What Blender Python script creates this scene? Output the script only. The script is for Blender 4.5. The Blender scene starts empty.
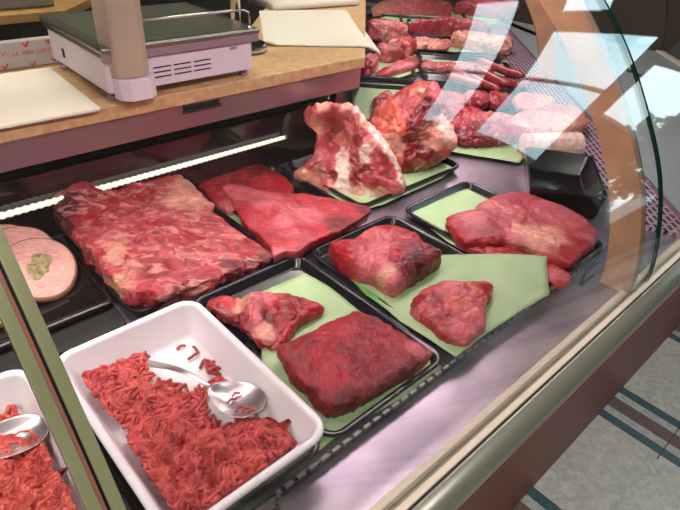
import bpy, bmesh, math, random
import numpy as np
from mathutils import Vector, Matrix, noise
random.seed(7)
C = bpy.context.scene.collection
S = bpy.context.scene
PI = math.pi

# ------------------------------------------------------------ camera
RX = Vector((0.7340, -0.6763, 0.0609)); RD = Vector((0.5842, 0.5836, -0.5640))
RX.normalize(); RD = (RD - RX * RX.dot(RD)).normalized(); RU = RX.cross(RD)
cam = bpy.data.objects.new('camera', bpy.data.cameras.new('camera'))
cam.data.sensor_width = 36; cam.data.lens = 557 / 680 * 36
cam.data.clip_start = .02
cam.matrix_world = Matrix(((RX.x, RU.x, -RD.x, 0), (RX.y, RU.y, -RD.y, 0), (RX.z, RU.z, -RD.z, .66), (0, 0, 0, 1)))
C.objects.link(cam); S.camera = cam

# ------------------------------------------------------------ world and light
w = bpy.data.worlds.new('world'); S.world = w; w.use_nodes = True
wn = w.node_tree.nodes; wl = w.node_tree.links
bg = wn['Background']; bg.inputs[1].default_value = 3.6
tc = wn.new('ShaderNodeTexCoord'); nz = wn.new('ShaderNodeTexNoise'); nz.inputs['Scale'].default_value = 4
cr_ = wn.new('ShaderNodeValToRGB')
cr_.color_ramp.elements[0].position = .35; cr_.color_ramp.elements[0].color = (.50, .76, .87, 1)
cr_.color_ramp.elements[1].position = .65; cr_.color_ramp.elements[1].color = (.80, .94, 1, 1)
wl.new(tc.outputs['Generated'], nz.inputs['Vector']); wl.new(nz.outputs['Fac'], cr_.inputs[0]); wl.new(cr_.outputs[0], bg.inputs[0])

def area(name, loc, target, sx, sy, power, col):
    l = bpy.data.lights.new(name, 'AREA'); l.shape = 'RECTANGLE'; l.size = sx; l.size_y = sy
    l.energy = power; l.color = col
    o = bpy.data.objects.new(name, l); C.objects.link(o); o.location = loc
    d = Vector(target) - Vector(loc)
    z = -d.normalized(); x = Vector((1, 0, 0)); x = (x - z * x.dot(z)).normalized(); y = z.cross(x)
    o.rotation_euler = Matrix((x, y, z)).transposed().to_euler()
    return o
# strip lamps under the top of the glass counter (pinkish meat light), and unseen shop ceiling lamps
area('counter_strip_light', (.45, .66, .585), (.45, .66, 0), 1.7, .05, 4.6, (1, .80, .86))
o_ = area('counter_strip_light', (1.98, 1.37, .585), (1.98, 1.37, 0), 1.9, .05, 5.5, (1, .84, .88)); o_.rotation_euler = (0, 0, PI / 4)
area('unseen_ceiling_light', (.6, 1.95, 2.9), (.6, 1.6, 0), 1.6, .5, 46, (1, .91, .78))
area('unseen_ceiling_light', (-1.2, -1.2, 2.9), (.6, -.2, -.6), 1.4, .5, 75, (1, .95, .90))  # unseen lamp, turned up to brighten the floor and front panel
area('unseen_ceiling_light', (2.2, 2.4, 2.9), (2.2, 2.2, 0), 1.4, .5, 22, (.9, .97, 1))
S.view_settings.view_transform = 'Standard'; S.view_settings.look = 'None'
S.view_settings.gamma = 1; S.view_settings.use_curve_mapping = False
S.view_settings.exposure = 0.55

# ------------------------------------------------------------ helpers
def s2l(c):
    return tuple(((v / 255 / 12.92) if v / 255 <= .04045 else ((v / 255 + .055) / 1.055) ** 2.4) for v in c) + (1,)

def mat(name, col, rough=.5, metal=0, spec=.5, coat=0, bump=0, bscale=60, var=0, vscale=12, col2=None, stretch=None, trans=0, sub=0):
    m = bpy.data.materials.new(name); m.use_nodes = True
    n = m.node_tree.nodes; l = m.node_tree.links; b = n['Principled BSDF']
    b.inputs['Base Color'].default_value = s2l(col); b.inputs['Roughness'].default_value = rough
    b.inputs['Metallic'].default_value = metal; b.inputs['Specular IOR Level'].default_value = spec
    b.inputs['Coat Weight'].default_value = coat; b.inputs['Transmission Weight'].default_value = trans
    if sub: b.inputs['Subsurface Weight'].default_value = sub; b.inputs['Subsurface Radius'].default_value = (.01, .006, .004)
    t = n.new('ShaderNodeTexCoord'); mp = n.new('ShaderNodeMapping'); l.new(t.outputs['Object'], mp.inputs[0])
    if stretch: mp.inputs['Scale'].default_value = stretch
    if var or col2:
        z = n.new('ShaderNodeTexNoise'); z.inputs['Scale'].default_value = vscale; z.inputs['Detail'].default_value = 6
        l.new(mp.outputs[0], z.inputs['Vector'])
        r = n.new('ShaderNodeValToRGB'); l.new(z.outputs['Fac'], r.inputs[0])
        c2 = col2 or tuple(v * (1 - var) for v in col)
        r.color_ramp.elements[0].position = .35; r.color_ramp.elements[0].color = s2l(c2)
        r.color_ramp.elements[1].position = .65; r.color_ramp.elements[1].color = s2l(col)
        l.new(r.outputs[0], b.inputs['Base Color'])
    if bump:
        z = n.new('ShaderNodeTexNoise'); z.inputs['Scale'].default_value = bscale; z.inputs['Detail'].default_value = 4
        l.new(mp.outputs[0], z.inputs['Vector'])
        q = n.new('ShaderNodeBump'); q.inputs['Strength'].default_value = bump; q.inputs['Distance'].default_value = .003
        l.new(z.outputs['Fac'], q.inputs['Height']); l.new(q.outputs[0], b.inputs['Normal'])
    return m

def emit(name, col, strength):
    m = bpy.data.materials.new(name); m.use_nodes = True
    b = m.node_tree.nodes['Principled BSDF']; b.inputs['Base Color'].default_value = s2l(col)
    b.inputs['Emission Color'].default_value = s2l(col); b.inputs['Emission Strength'].default_value = strength
    return m

def glassm(name, tint=(1, 1, 1), rough=0.0):
    m = bpy.data.materials.new(name); m.use_nodes = True
    n = m.node_tree.nodes; l = m.node_tree.links; n.remove(n['Principled BSDF'])
    g = n.new('ShaderNodeNewGeometry'); mx = n.new('ShaderNodeMix'); mx.data_type = 'FLOAT'
    mx.inputs[2].default_value = 1.5; mx.inputs[3].default_value = 1 / 1.5
    l.new(g.outputs['Backfacing'], mx.inputs[0])
    f = n.new('ShaderNodeFresnel'); l.new(mx.outputs[0], f.inputs['IOR'])
    tr = n.new('ShaderNodeBsdfTransparent'); tr.inputs[0].default_value = tuple(tint) + (1,)
    gl = n.new('ShaderNodeBsdfGlossy'); gl.inputs['Roughness'].default_value = rough
    ms = n.new('ShaderNodeMixShader'); l.new(f.outputs[0], ms.inputs[0]); l.new(tr.outputs[0], ms.inputs[1]); l.new(gl.outputs[0], ms.inputs[2])
    l.new(ms.outputs[0], n['Material Output'].inputs['Surface'])
    return m

def meatmat(name, fat=.0, fcol=(232, 180, 165), fscale=30, ang=0, stretch=5, rough=.36, fibre=.5, dark=.3, fthr=.6, soft=.05, vein=.35):
    """colour attribute + marbling veins + fibre bump"""
    m = bpy.data.materials.new(name); m.use_nodes = True
    n = m.node_tree.nodes; l = m.node_tree.links; b = n['Principled BSDF']
    a = n.new('ShaderNodeVertexColor'); a.layer_name = 'Col'
    t = n.new('ShaderNodeTexCoord'); r0 = n.new('ShaderNodeMapping'); r0.inputs['Rotation'].default_value = (0, 0, ang)
    l.new(t.outputs['Object'], r0.inputs[0])
    mp = n.new('ShaderNodeMapping'); mp.inputs['Scale'].default_value = (1, stretch, stretch); l.new(r0.outputs[0], mp.inputs[0])
    fine = n.new('ShaderNodeTexNoise'); fine.inputs['Scale'].default_value = 50; fine.inputs['Detail'].default_value = 5; fine.inputs['Distortion'].default_value = .5
    l.new(mp.outputs[0], fine.inputs['Vector'])
    big = n.new('ShaderNodeTexNoise'); big.inputs['Scale'].default_value = 34; big.inputs['Detail'].default_value = 8; big.inputs['Distortion'].default_value = .6
    l.new(t.outputs['Object'], big.inputs['Vector'])
    # darker / lighter muscle
    r1 = n.new('ShaderNodeMapRange'); r1.inputs[1].default_value = .3; r1.inputs[2].default_value = .72; r1.inputs[3].default_value = 1 - dark; r1.inputs[4].default_value = 1.18
    l.new(big.outputs['Fac'], r1.inputs[0])
    r2 = n.new('ShaderNodeMapRange'); r2.inputs[1].default_value = .3; r2.inputs[2].default_value = .7; r2.inputs[3].default_value = .72; r2.inputs[4].default_value = 1.22
    l.new(fine.outputs['Fac'], r2.inputs[0])
    mu = n.new('ShaderNodeMath'); mu.operation = 'MULTIPLY'; l.new(r1.outputs[0], mu.inputs[0]); l.new(r2.outputs[0], mu.inputs[1])
    vm = n.new('ShaderNodeVectorMath'); vm.operation = 'SCALE'; l.new(a.outputs[0], vm.inputs[0]); l.new(mu.outputs[0], vm.inputs['Scale'])
    last = vm.outputs[0]
    # fat streaks: ridges of a distorted noise
    fz = n.new('ShaderNodeTexNoise'); fz.inputs['Scale'].default_value = fscale; fz.inputs['Detail'].default_value = 4; fz.inputs['Distortion'].default_value = 1.4
    mp2 = n.new('ShaderNodeMapping'); mp2.inputs['Scale'].default_value = (1, 1 + stretch * .35, 1 + stretch * .35); l.new(r0.outputs[0], mp2.inputs[0]); l.new(mp2.outputs[0], fz.inputs['Vector'])
    ramp = n.new('ShaderNodeValToRGB'); l.new(fz.outputs['Fac'], ramp.inputs[0])
    e = ramp.color_ramp.elements; e[0].position = fthr - soft; e[0].color = (0, 0, 0, 1); e[1].position = fthr + soft; e[1].color = (1, 1, 1, 1)
    g = n.new('ShaderNodeMath'); g.operation = 'MULTIPLY'; g.inputs[1].default_value = fat; l.new(ramp.outputs[0], g.inputs[0])
    mx = n.new('ShaderNodeMix'); mx.data_type = 'RGBA'; l.new(g.outputs[0], mx.inputs[0]); l.new(last, mx.inputs[6]); mx.inputs[7].default_value = s2l(fcol)
    vz = n.new('ShaderNodeTexNoise'); vz.inputs['Scale'].default_value = 13; vz.inputs['Detail'].default_value = 3; vz.inputs['Distortion'].default_value = .8
    l.new(t.outputs['Object'], vz.inputs['Vector'])
    vr = n.new('ShaderNodeValToRGB'); l.new(vz.outputs['Fac'], vr.inputs[0]); ve = vr.color_ramp.elements
    ve[0].position = .485; ve[0].color = (0, 0, 0, 1); ve[1].position = .5; ve[1].color = (vein, vein, vein, 1); ve2 = ve.new(.515); ve2.color = (0, 0, 0, 1)
    mv = n.new('ShaderNodeMix'); mv.data_type = 'RGBA'; l.new(vr.outputs[0], mv.inputs[0]); l.new(mx.outputs[2], mv.inputs[6]); mv.inputs[7].default_value = s2l(fcol)
    l.new(mv.outputs[2], b.inputs['Base Color'])
    b.inputs['Roughness'].default_value = rough; b.inputs['Specular IOR Level'].default_value = .5
    b.inputs['Coat Weight'].default_value = .12; b.inputs['Coat Roughness'].default_value = .3
    b.inputs['Subsurface Weight'].default_value = .12; b.inputs['Subsurface Radius'].default_value = (.008, .002, .002); b.inputs['Subsurface Scale'].default_value = 1
    ad = n.new('ShaderNodeMath'); ad.operation = 'ADD'; l.new(fine.outputs['Fac'], ad.inputs[0])
    g2 = n.new('ShaderNodeMath'); g2.operation = 'MULTIPLY'; g2.inputs[1].default_value = .8; l.new(big.outputs['Fac'], g2.inputs[0]); l.new(g2.outputs[0], ad.inputs[1])
    q = n.new('ShaderNodeBump'); q.inputs['Strength'].default_value = min(1, fibre * 1.5); q.inputs['Distance'].default_value = .0035
    l.new(ad.outputs[0], q.inputs['Height']); l.new(q.outputs[0], b.inputs['Normal'])
    return m

def link(name, verts, faces, m=None, parent=None, smooth=True, loc=None):
    me = bpy.data.meshes.new(name)
    if loc is not None:
        L = Vector(loc); verts = [(v[0] - L.x, v[1] - L.y, v[2] - L.z) for v in verts]
    me.from_pydata([tuple(v) for v in verts], [], [tuple(f) for f in faces]); me.update()
    bm = bmesh.new(); bm.from_mesh(me); bmesh.ops.recalc_face_normals(bm, faces=bm.faces); bm.to_mesh(me); bm.free()
    if m is not None:
        for mm in (m if isinstance(m, (list, tuple)) else [m]): me.materials.append(mm)
    me.polygons.foreach_set('use_smooth', [smooth] * len(me.polygons))
    o = bpy.data.objects.new(name, me); C.objects.link(o)
    if parent:
        o.parent = parent
    if loc is not None:
        o.location = Vector(loc) - (parent.location if parent else Vector((0, 0, 0)))
    elif parent:
        o.location = -parent.location
    return o

def tag(o, label, cat=None, group=None, kind=None):
    if label: o['label'] = label
    if cat: o['category'] = cat
    if group: o['group'] = group
    if kind: o['kind'] = kind
    return o
def thing(name, loc, label, cat, group=None):
    o = bpy.data.objects.new(name, None); C.objects.link(o); o.location = loc; o.empty_display_size = .05
    return tag(o, label, cat, group)
def struct(o):
    o['kind'] = 'structure'; return o

class MB:
    def __init__(s): s.v = []; s.f = []
    def add(s, v, f):
        k = len(s.v); s.v += [tuple(x) for x in v]; s.f += [tuple(i + k for i in q) for q in f]; return s
    def box(s, a, b, rot=0, c=None):
        x0, y0, z0 = a; x1, y1, z1 = b
        v = [(x, y, z) for z in (z0, z1) for x, y in ((x0, y0), (x1, y0), (x1, y1), (x0, y1))]
        if rot:
            cx, cy = c or ((x0 + x1) / 2, (y0 + y1) / 2); co, si = math.cos(rot), math.sin(rot)
            v = [(cx + (x - cx) * co - (y - cy) * si, cy + (x - cx) * si + (y - cy) * co, z) for x, y, z in v]
        return s.add(v, [(3, 2, 1, 0), (4, 5, 6, 7), (0, 1, 5, 4), (1, 2, 6, 5), (2, 3, 7, 6), (3, 0, 4, 7)])
    def prism(s, poly, z0, z1):
        n = len(poly); v = [(x, y, z0) for x, y in poly] + [(x, y, z1) for x, y in poly]
        return s.add(v, [tuple(range(n))[::-1], tuple(range(n, 2 * n))] + [(i, (i + 1) % n, n + (i + 1) % n, n + i) for i in range(n)])
    def tube(s, pts, r, n=8, cap=True):
        pts = [Vector(p) for p in pts]; m = len(pts); rr = r if isinstance(r, (list, tuple)) else [r] * m
        v = []; up = Vector((0, 0, 1))
        t0 = (pts[1] - pts[0]).normalized()
        a = t0.orthogonal().normalized()
        for i, p in enumerate(pts):
            t = (pts[min(i + 1, m - 1)] - pts[max(i - 1, 0)]).normalized()
            a = (a - t * a.dot(t))
            a = a.normalized() if a.length > 1e-6 else t.orthogonal().normalized()
            b = t.cross(a)
            for k in range(n):
                an = 2 * PI * k / n; v.append(p + (a * math.cos(an) + b * math.sin(an)) * rr[i])
        f = [(i * n + k, i * n + (k + 1) % n, (i + 1) * n + (k + 1) % n, (i + 1) * n + k) for i in range(m - 1) for k in range(n)]
        if cap: f += [tuple(range(n))[::-1], tuple(range((m - 1) * n, m * n))]
        return s.add(v, f)
    def lathe(s, prof, c, n=32):
        v = [(c[0] + r * math.cos(2 * PI * k / n), c[1] + r * math.sin(2 * PI * k / n), c[2] + z) for r, z in prof for k in range(n)]
        m = len(prof)
        f = [(i * n + k, i * n + (k + 1) % n, (i + 1) * n + (k + 1) % n, (i + 1) * n + k) for i in range(m - 1) for k in range(n)]
        f += [tuple(range(n))[::-1], tuple(range((m - 1) * n, m * n))]
        return s.add(v, f)
    def build(s, name, m=None, parent=None, smooth=False, bevel=0, loc=None, seg=2):
        o = link(name, s.v, s.f, m, parent, smooth, loc)
        if bevel:
            md = o.modifiers.new('b', 'BEVEL'); md.width = bevel; md.segments = seg; md.limit_method = 'ANGLE'; md.angle_limit = .6
            for p in o.data.polygons: p.use_smooth = True
            wn_ = o.modifiers.new('wn', 'WEIGHTED_NORMAL')
        return o

def catmull(P, N, closed=True):
    P = np.array(P, float); m = len(P)
    seg = m if closed else m - 1
    out = []
    for i in range(seg):
        if closed: p0, p1, p2, p3 = P[(i - 1) % m], P[i], P[(i + 1) % m], P[(i + 2) % m]
        else: p0, p1, p2, p3 = P[max(i - 1, 0)], P[i], P[i + 1], P[min(i + 2, m - 1)]
        for k in range(12):
            t = k / 12
            out.append(.5 * ((2 * p1) + (-p0 + p2) * t + (2 * p0 - 5 * p1 + 4 * p2 - p3) * t * t + (-p0 + 3 * p1 - 3 * p2 + p3) * t ** 3))
    if not closed: out.append(P[-1])
    out = np.array(out)
    Q = np.vstack([out, out[:1]]) if closed else out
    d = np.r_[0, np.cumsum(np.linalg.norm(np.diff(Q, axis=0), axis=1))]
    tt = np.linspace(0, d[-1], N + 1)[:-1] if closed else np.linspace(0, d[-1], N)
    return np.stack([np.interp(tt, d, Q[:, j]) for j in range(Q.shape[1])], 1)

# path sweep along the counter: front line y=0 until the corner, then 45 degrees away
XC = 1.47; U = (math.cos(PI / 4), math.sin(PI / 4)); L2 = 2.75
X0 = -.7
def along(w, z, seg):      # seg 0 start, 1 corner, 2 end
    if seg == 0: return (X0, w, z)
    if seg == 1: return (XC - math.tan(PI / 8) * w, w, z)
    return (XC + U[0] * L2 - U[1] * w, U[1] * L2 + U[0] * w, z)
XF = 2.55
def along_front(w, z, seg):   # the customer side runs straight on much further before it turns
    if seg == 0: return (X0, w, z)
    if seg == 1: return (XF - math.tan(PI / 8) * w, w, z)
    return (XF + U[0] * 1.25 - U[1] * w, U[1] * 1.25 + U[0] * w, z)
def sweep(profile, along=along):
    mb = MB(); n = len(profile)
    v = [along(w_, z, s_) for s_ in (0, 1, 2) for w_, z in profile]
    f = [(s_ * n + k, s_ * n + (k + 1) % n, (s_ + 1) * n + (k + 1) % n, (s_ + 1) * n + k) for s_ in (0, 1) for k in range(n)]
    f += [tuple(range(n)), tuple(range(2 * n, 3 * n))]
    return mb.add(v, f)
def UV(u, v): return (U[0] * u + U[1] * v, U[1] * u - U[0] * v)   # u away, v towards the customers

# ------------------------------------------------------------ materials
STEEL = mat('stainless', (184, 170, 184), .33, .85, col2=(152, 140, 154), vscale=9, bump=.05, bscale=25)
STEELD = mat('stainless_trim', (172, 150, 160), .34, .85, bump=.05, bscale=30)
BLACKP = mat('black_plastic', (22, 22, 25), .22, 0, .5, .15)
BLACKM = mat('black_matte', (14, 13, 14), .6)
DARKPANEL = mat('dark_acrylic', (38, 26, 30), .12, 0, .7, .5)
CREAM = mat('cream_rail', (214, 200, 180), .35)
OLIVE = mat('olive_groove', (128, 122, 84), .35, .3)
BUMP = mat('grey_green_bumper', (138, 140, 128), .3, .35)
BROWN = mat('red_brown_panel', (128, 50, 36), .5, var=.12, vscale=5)
TAN = mat('tan_bracket', (198, 152, 118), .35, var=.1, vscale=20)
GLASS = glassm('clear_glass', (.975, .985, .98)); EDGE = mat('green_glass_edge', (10, 58, 46), .2)
WOODTOP = mat('worktop_wood', (210, 176, 128), .38, col2=(188, 148, 102), vscale=60, bump=.05, bscale=80)
WOODB = mat('shelf_wood', (168, 128, 66), .5, col2=(140, 102, 50), vscale=18)
WHITEP = mat('white_plastic', (228, 222, 222), .3, coat=.2)
SCALEW = mat('scale_white', (220, 209, 217), .35)
GREYBEIGE = mat('grey_beige_plastic', (178, 160, 136), .45)
DARKMET = mat('dark_metal', (92, 88, 84), .35, .6)
PLATTER = mat('platter_steel', (150, 150, 138), .22, .85)
CHROME = mat('chrome', (200, 198, 198), .12, 1)
SPOON = mat('spoon_steel', (206, 200, 198), .28, .9)
PAPER = mat('ivory_paper', (214, 206, 188), .75, bump=.15, bscale=12)
GPAPER = mat('green_paper', (170, 194, 146), .62, col2=(156, 184, 132), vscale=16, bump=.25, bscale=22)
GPAPER2 = mat('bright_green_paper', (104, 168, 84), .5, col2=(90, 152, 72), vscale=20, bump=.2, bscale=22)
WALLM = mat('wall_paint', (120, 112, 104), .8, var=.06); WALLD = mat('dark_back_wall', (30, 27, 26), .7, var=.2)
CEILM = mat('ceiling_paint', (190, 190, 186), .85)
FRAMEM = mat('window_frame', (70, 60, 52), .5)
LEAF = mat('leaf', (70, 120, 62), .6, col2=(38, 80, 36), vscale=6)

# floor tiles: pale marble with bands of teal, white and brown running towards the counter
FL = bpy.data.materials.new('floor_tiles'); FL.use_nodes = True
def floor_nodes():
    n = FL.node_tree.nodes; l = FL.node_tree.links; b = n['Principled BSDF']; b.inputs['Roughness'].default_value = .3
    t = n.new('ShaderNodeTexCoord'); sp = n.new('ShaderNodeSeparateXYZ'); l.new(t.outputs['Object'], sp.inputs[0])
    def math_(op, a, bb):
        q = n.new('ShaderNodeMath'); q.operation = op
        for i, x in enumerate((a, bb)):
            if isinstance(x, (int, float)): q.inputs[i].default_value = x
            elif x is not None: l.new(x, q.inputs[i])
        return q.outputs[0]
    per = .63
    fx = math_('FRACT', math_('DIVIDE', math_('ADD', sp.outputs[0], -0.555 + 6.3), per), None)   # band starts at x=.54+k*.63 (1.17, 1.80)
    r = n.new('ShaderNodeValToRGB'); r.color_ramp.interpolation = 'CONSTANT'; l.new(fx, r.inputs[0])
    el = r.color_ramp.elements
    # x runs up: band occupies x = 0.97..1.17 => fraction .683..1
    cols = [(0, 'M'), (.680, 'K'), (.684, 'T'), (.738, 'K'), (.742, 'L'), (.795, 'K'), (.799, 'N'), (.880, 'K'), (.884, 'L'), (.940, 'K'), (.944, 'T'), (.995, 'K')]
    pal = dict(M=(222, 222, 208), K=(70, 68, 66), T=(78, 112, 118), L=(205, 208, 202), N=(132, 108, 104))
    el[0].position = 0; el[0].color = s2l(pal['M']); el[1].position = .68; el[1].color = s2l(pal['K'])
    for p_, k in cols[2:]:
        e = el.new(p_); e.color = s2l(pal[k])
    z = n.new('ShaderNodeTexNoise'); z.inputs['Scale'].default_value = 26; z.inputs['Detail'].default_value = 5; z.inputs['Distortion'].default_value = 1.5
    l.new(t.outputs['Object'], z.inputs['Vector'])
    zr = n.new('ShaderNodeMapRange'); zr.inputs[1].default_value = .35; zr.inputs[2].default_value = .65; zr.inputs[3].default_value = .78; zr.inputs[4].default_value = 1.06; l.new(z.outputs['Fac'], zr.inputs[0])
    vm = n.new('ShaderNodeVectorMath'); vm.operation = 'SCALE'; l.new(r.outputs[0], vm.inputs[0]); l.new(zr.outputs[0], vm.inputs['Scale'])
    # cross joints
    row = math_('FLOOR', math_('DIVIDE', math_('ADD', sp.outputs[0], -0.54 + 6.3 + .21), per), None)
    fy = math_('FRACT', math_('DIVIDE', math_('ADD', math_('ADD', sp.outputs[1], 8.04), math_('MULTIPLY', row, .27)), .63), None)
    j = math_('LESS_THAN', fy, .006)
    mx = n.new('ShaderNodeMix'); mx.data_type = 'RGBA'; l.new(j, mx.inputs[0]); l.new(vm.outputs[0], mx.inputs[6]); mx.inputs[7].default_value = s2l(pal['K'])
    l.new(mx.outputs[2], b.inputs['Base Color'])
floor_nodes()

# ------------------------------------------------------------ room
ZF, ZC = -.85, 3.0
XW0, XW1, YW0, YW1 = -2.6, 3.95, -3.6, 3.7
struct(MB().box((XW0, YW0, ZF - .1), (XW1, YW1, ZF)).build('floor', FL))
struct(MB().box((XW0, YW0, ZC), (XW1, YW1, ZC + .1)).build('ceiling', CEILM))
struct(MB().box((XW0 - .1, YW0 - .1, ZF), (XW0, YW1 + .1, ZC)).build('wall_left', WALLM))
struct(MB().box((XW0, YW0 - .1, ZF), (XW1, YW0, ZC)).build('wall_front', WALLM))
struct(MB().box((XW0, YW1, ZF), (XW1, YW1 + .1, ZC)).build('wall_back', WALLD))
# right wall with three openings
wins = [(-1.62, -.15, 1.22, 2.08), (-1.62, .28, 2.36, 2.84), (.03, 1.1, 1.66, 2.08), (-1.56, -1.06, -.30, .60), (-.98, -.40, .62, 1.14)]
def wall_with_holes():
    ys = sorted({YW0, YW1, *[a for q in wins for a in q[:2]]}); zs = sorted({ZF, ZC, *[a for q in wins for a in q[2:]]})
    mb = MB()
    for y0, y1 in zip(ys, ys[1:]):
        for z0, z1 in zip(zs, zs[1:]):
            ym, zm = (y0 + y1) / 2, (z0 + z1) / 2
            if any(a < ym < b_ and c < zm < d for a, b_, c, d in wins): continue
            mb.box((XW1, y0, z0), (XW1 + .1, y1, z1))
    return mb
struct(wall_with_holes().build('wall_right', mat('dark_brown_wall', (74, 60, 50), .7, var=.15, vscale=3)))
for i, (a, b_, c, d) in enumerate(wins):
    wnd = struct(MB().box((XW1 + .045, a, c), (XW1 + .051, b_, d)).build('window_%d' % (i + 1), GLASS))
    fr = MB(); t_ = .03
    fr.box((XW1 + .01, a, c), (XW1 + .09, a + t_, d)).box((XW1 + .01, b_ - t_, c), (XW1 + .09, b_, d)).box((XW1 + .01, a, c), (XW1 + .09, b_, c + t_)).box((XW1 + .01, a, d - t_), (XW1 + .09, b_, d))
    if b_ - a > 1.45: fr.box((XW1 + .01, -.78, c), (XW1 + .09, -.76, d))
    fr.build('window_frame', FRAMEM, wnd)
# ground and shrubs outside
struct(MB().box((XW1 + .1, -8, ZF - .1), (14, 8, ZF)).build('ground_outside', mat('pavement', (120, 122, 120), .8, var=.15)))

def shrub(x, y, h_, r_, label):
    t = thing('shrub', (x, y, ZF), label, 'shrub', 'shrubs outside the window')
    st = MB().tube([(x, y, ZF), (x + .02, y, ZF + h_ * .45), (x, y + .02, ZF + h_ * .7)], [.03, .025, .012])
    st.build('stem', WOODB, t)
    rnd = random.Random(int(x * 100 + y * 1000)); mb = MB()
    for k in range(1500):
        a_ = rnd.uniform(0, 2 * PI); zz = rnd.uniform(-1, 1); q = rnd.uniform(.6, 1)
        rr = math.sqrt(1 - zz * zz) * q
        c = Vector((x + rr * r_ * math.cos(a_), y + rr * r_ * math.sin(a_), ZF + h_ * .62 + zz * q * h_ * .38))
        d1 = Vector((rnd.gauss(0, 1), rnd.gauss(0, 1), rnd.gauss(0, 1))).normalized(); d2 = d1.orthogonal().normalized()
        L_ = rnd.uniform(.05, .09)
        mb.add([c - d1 * L_, c - d2 * L_ * .4, c + d1 * L_, c + d2 * L_ * .4], [(0, 1, 2, 3)])
    mb.build('foliage', LEAF, t)
shrub(5.4, -1.6, 2.0, .5, 'taller rounded shrub outside the shop window')
shrub(5.3, -.42, 1.85, .5, 'smaller rounded shrub outside the shop window')
shrub(5.6, -2.85, 2.15, .6, 'broad shrub outside the far end of the shop window')

# ------------------------------------------------------------ display counter
case = thing('display_counter', (.4, .3, ZF), 'long butcher display counter with stainless deck, cream rail and red-brown front', 'display counter')
sweep([(.240, -.03), (1.10, -.03), (1.10, 0), (.240, 0)]).build('deck', STEEL, case)
fa, fb = along_front(.240, 0, 1), along_front(.240, 0, 2)
cc_, cb = along(.240, 0, 1), along(.240, 0, 2)
MB().prism([cc_[:2], fa[:2], fb[:2], (fb[0] - .1, cb[1] - .0), cb[:2]], -.03, -.0005).build('side_deck', mat('sky_tinted_deck', (206, 212, 214), .3, .6), case)  # stainless coloured paler, standing in for the sky it reflects
sweep([(.2285, -.03), (.240, -.03), (.240, .006), (.2285, .006)], along_front).build('inner_rail', CREAM, case, bevel=.001)
sweep([(.2185, -.03), (.2285, -.03), (.2285, -.006), (.2185, -.006)], along_front).build('glass_channel', OLIVE, case)
sweep([(.2085, -.03), (.2185, -.03), (.2185, .006), (.2085, .006)], along_front).build('outer_rail', CREAM, case, bevel=.001)
sweep([(.2055, -.04), (.2085, -.04), (.2085, .001), (.2055, .001)], along_front).build('rail_gap', BLACKM, case)
bp = [(.2055, .003)] + [(.2055 - .030 * math.sin(a_), -.027 + .030 * math.cos(a_)) for a_ in np.linspace(.12, 2.3, 12)] + [(.2055, -.05)]
sweep(bp, along_front).build('bumper', BUMP, case, smooth=True)
sweep([(.196, -.046), (.216, -.046), (.30, -.85), (.276, -.85)], along_front).build('front_panel', BROWN, case)
sweep([(.216, -.07), (.9, -.07), (.9, -.85), (.30, -.85)], along_front).build('plinth', BLACKM, case)
sweep([(1.08, 0), (1.095, 0), (1.095, .152), (1.08, .152)]).build('back_panel', DARKPANEL, case, bevel=.0015)
sweep([(1.076, 0), (1.08, 0), (1.08, .012), (1.076, .012)]).build('back_trim', STEELD, case)
sweep([(1.17, 0), (1.19, 0), (1.19, .25), (1.17, .25)]).build('rear_wall', BLACKM, case)
MB().box((XC - math.tan(PI/8)*1.08 - .012, 1.068, 0), (XC - math.tan(PI/8)*1.08 + .012, 1.092, .20)).build('corner_post', STEELD, case)
# steel joint of the two decks
# air grille along the front of the angled section
GR = bpy.data.materials.new('perforated_steel'); GR.use_nodes = True
def grille_nodes():
    n = GR.node_tree.nodes; l = GR.node_tree.links; b = n['Principled BSDF']; b.inputs['Metallic'].default_value = .5; b.inputs['Roughness'].default_value = .35
    t = n.new('ShaderNodeTexCoord'); mp = n.new('ShaderNodeMapping'); mp.inputs['Rotation'].default_value = (0, 0, -PI / 4)
    l.new(t.outputs['Object'], mp.inputs[0])
    br = n.new('ShaderNodeTexBrick'); br.inputs['Scale'].default_value = 1; br.inputs['Brick Width'].default_value = .030; br.inputs['Row Height'].default_value = .0165
    br.inputs['Mortar Size'].default_value = .0042; br.inputs['Mortar Smooth'].default_value = .1; br.offset = .5
    br.inputs['Color1'].default_value = s2l((20, 16, 20)); br.inputs['Color2'].default_value = s2l((20, 16, 20)); br.inputs['Mortar'].default_value = s2l((214, 176, 196))
    l.new(mp.outputs[0], br.inputs['Vector']); l.new(br.outputs['Color'], b.inputs['Base Color'])
grille_nodes()
def strip2(w0, w1, z0, z1, u0, u1):   # box along the angled section only
    pts = []
    for u_, w_ in ((u0, w0), (u1, w0), (u1, w1), (u0, w1)):
        if u_ == 'c': x, y, _ = along(w_, 0, 1)
        else: x = XC + U[0] * u_ - U[1] * w_; y = U[1] * u_ + U[0] * w_
        pts.append((x, y))
    return MB().prism(pts, z0, z1)
strip2(.215, .345, 0, .010, 'c', 2.7).build('air_grille', GR, case)

strip2(.207, .215, 0, .02, 'c', 2.7).build('grille_edge', STEELD, case)

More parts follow.
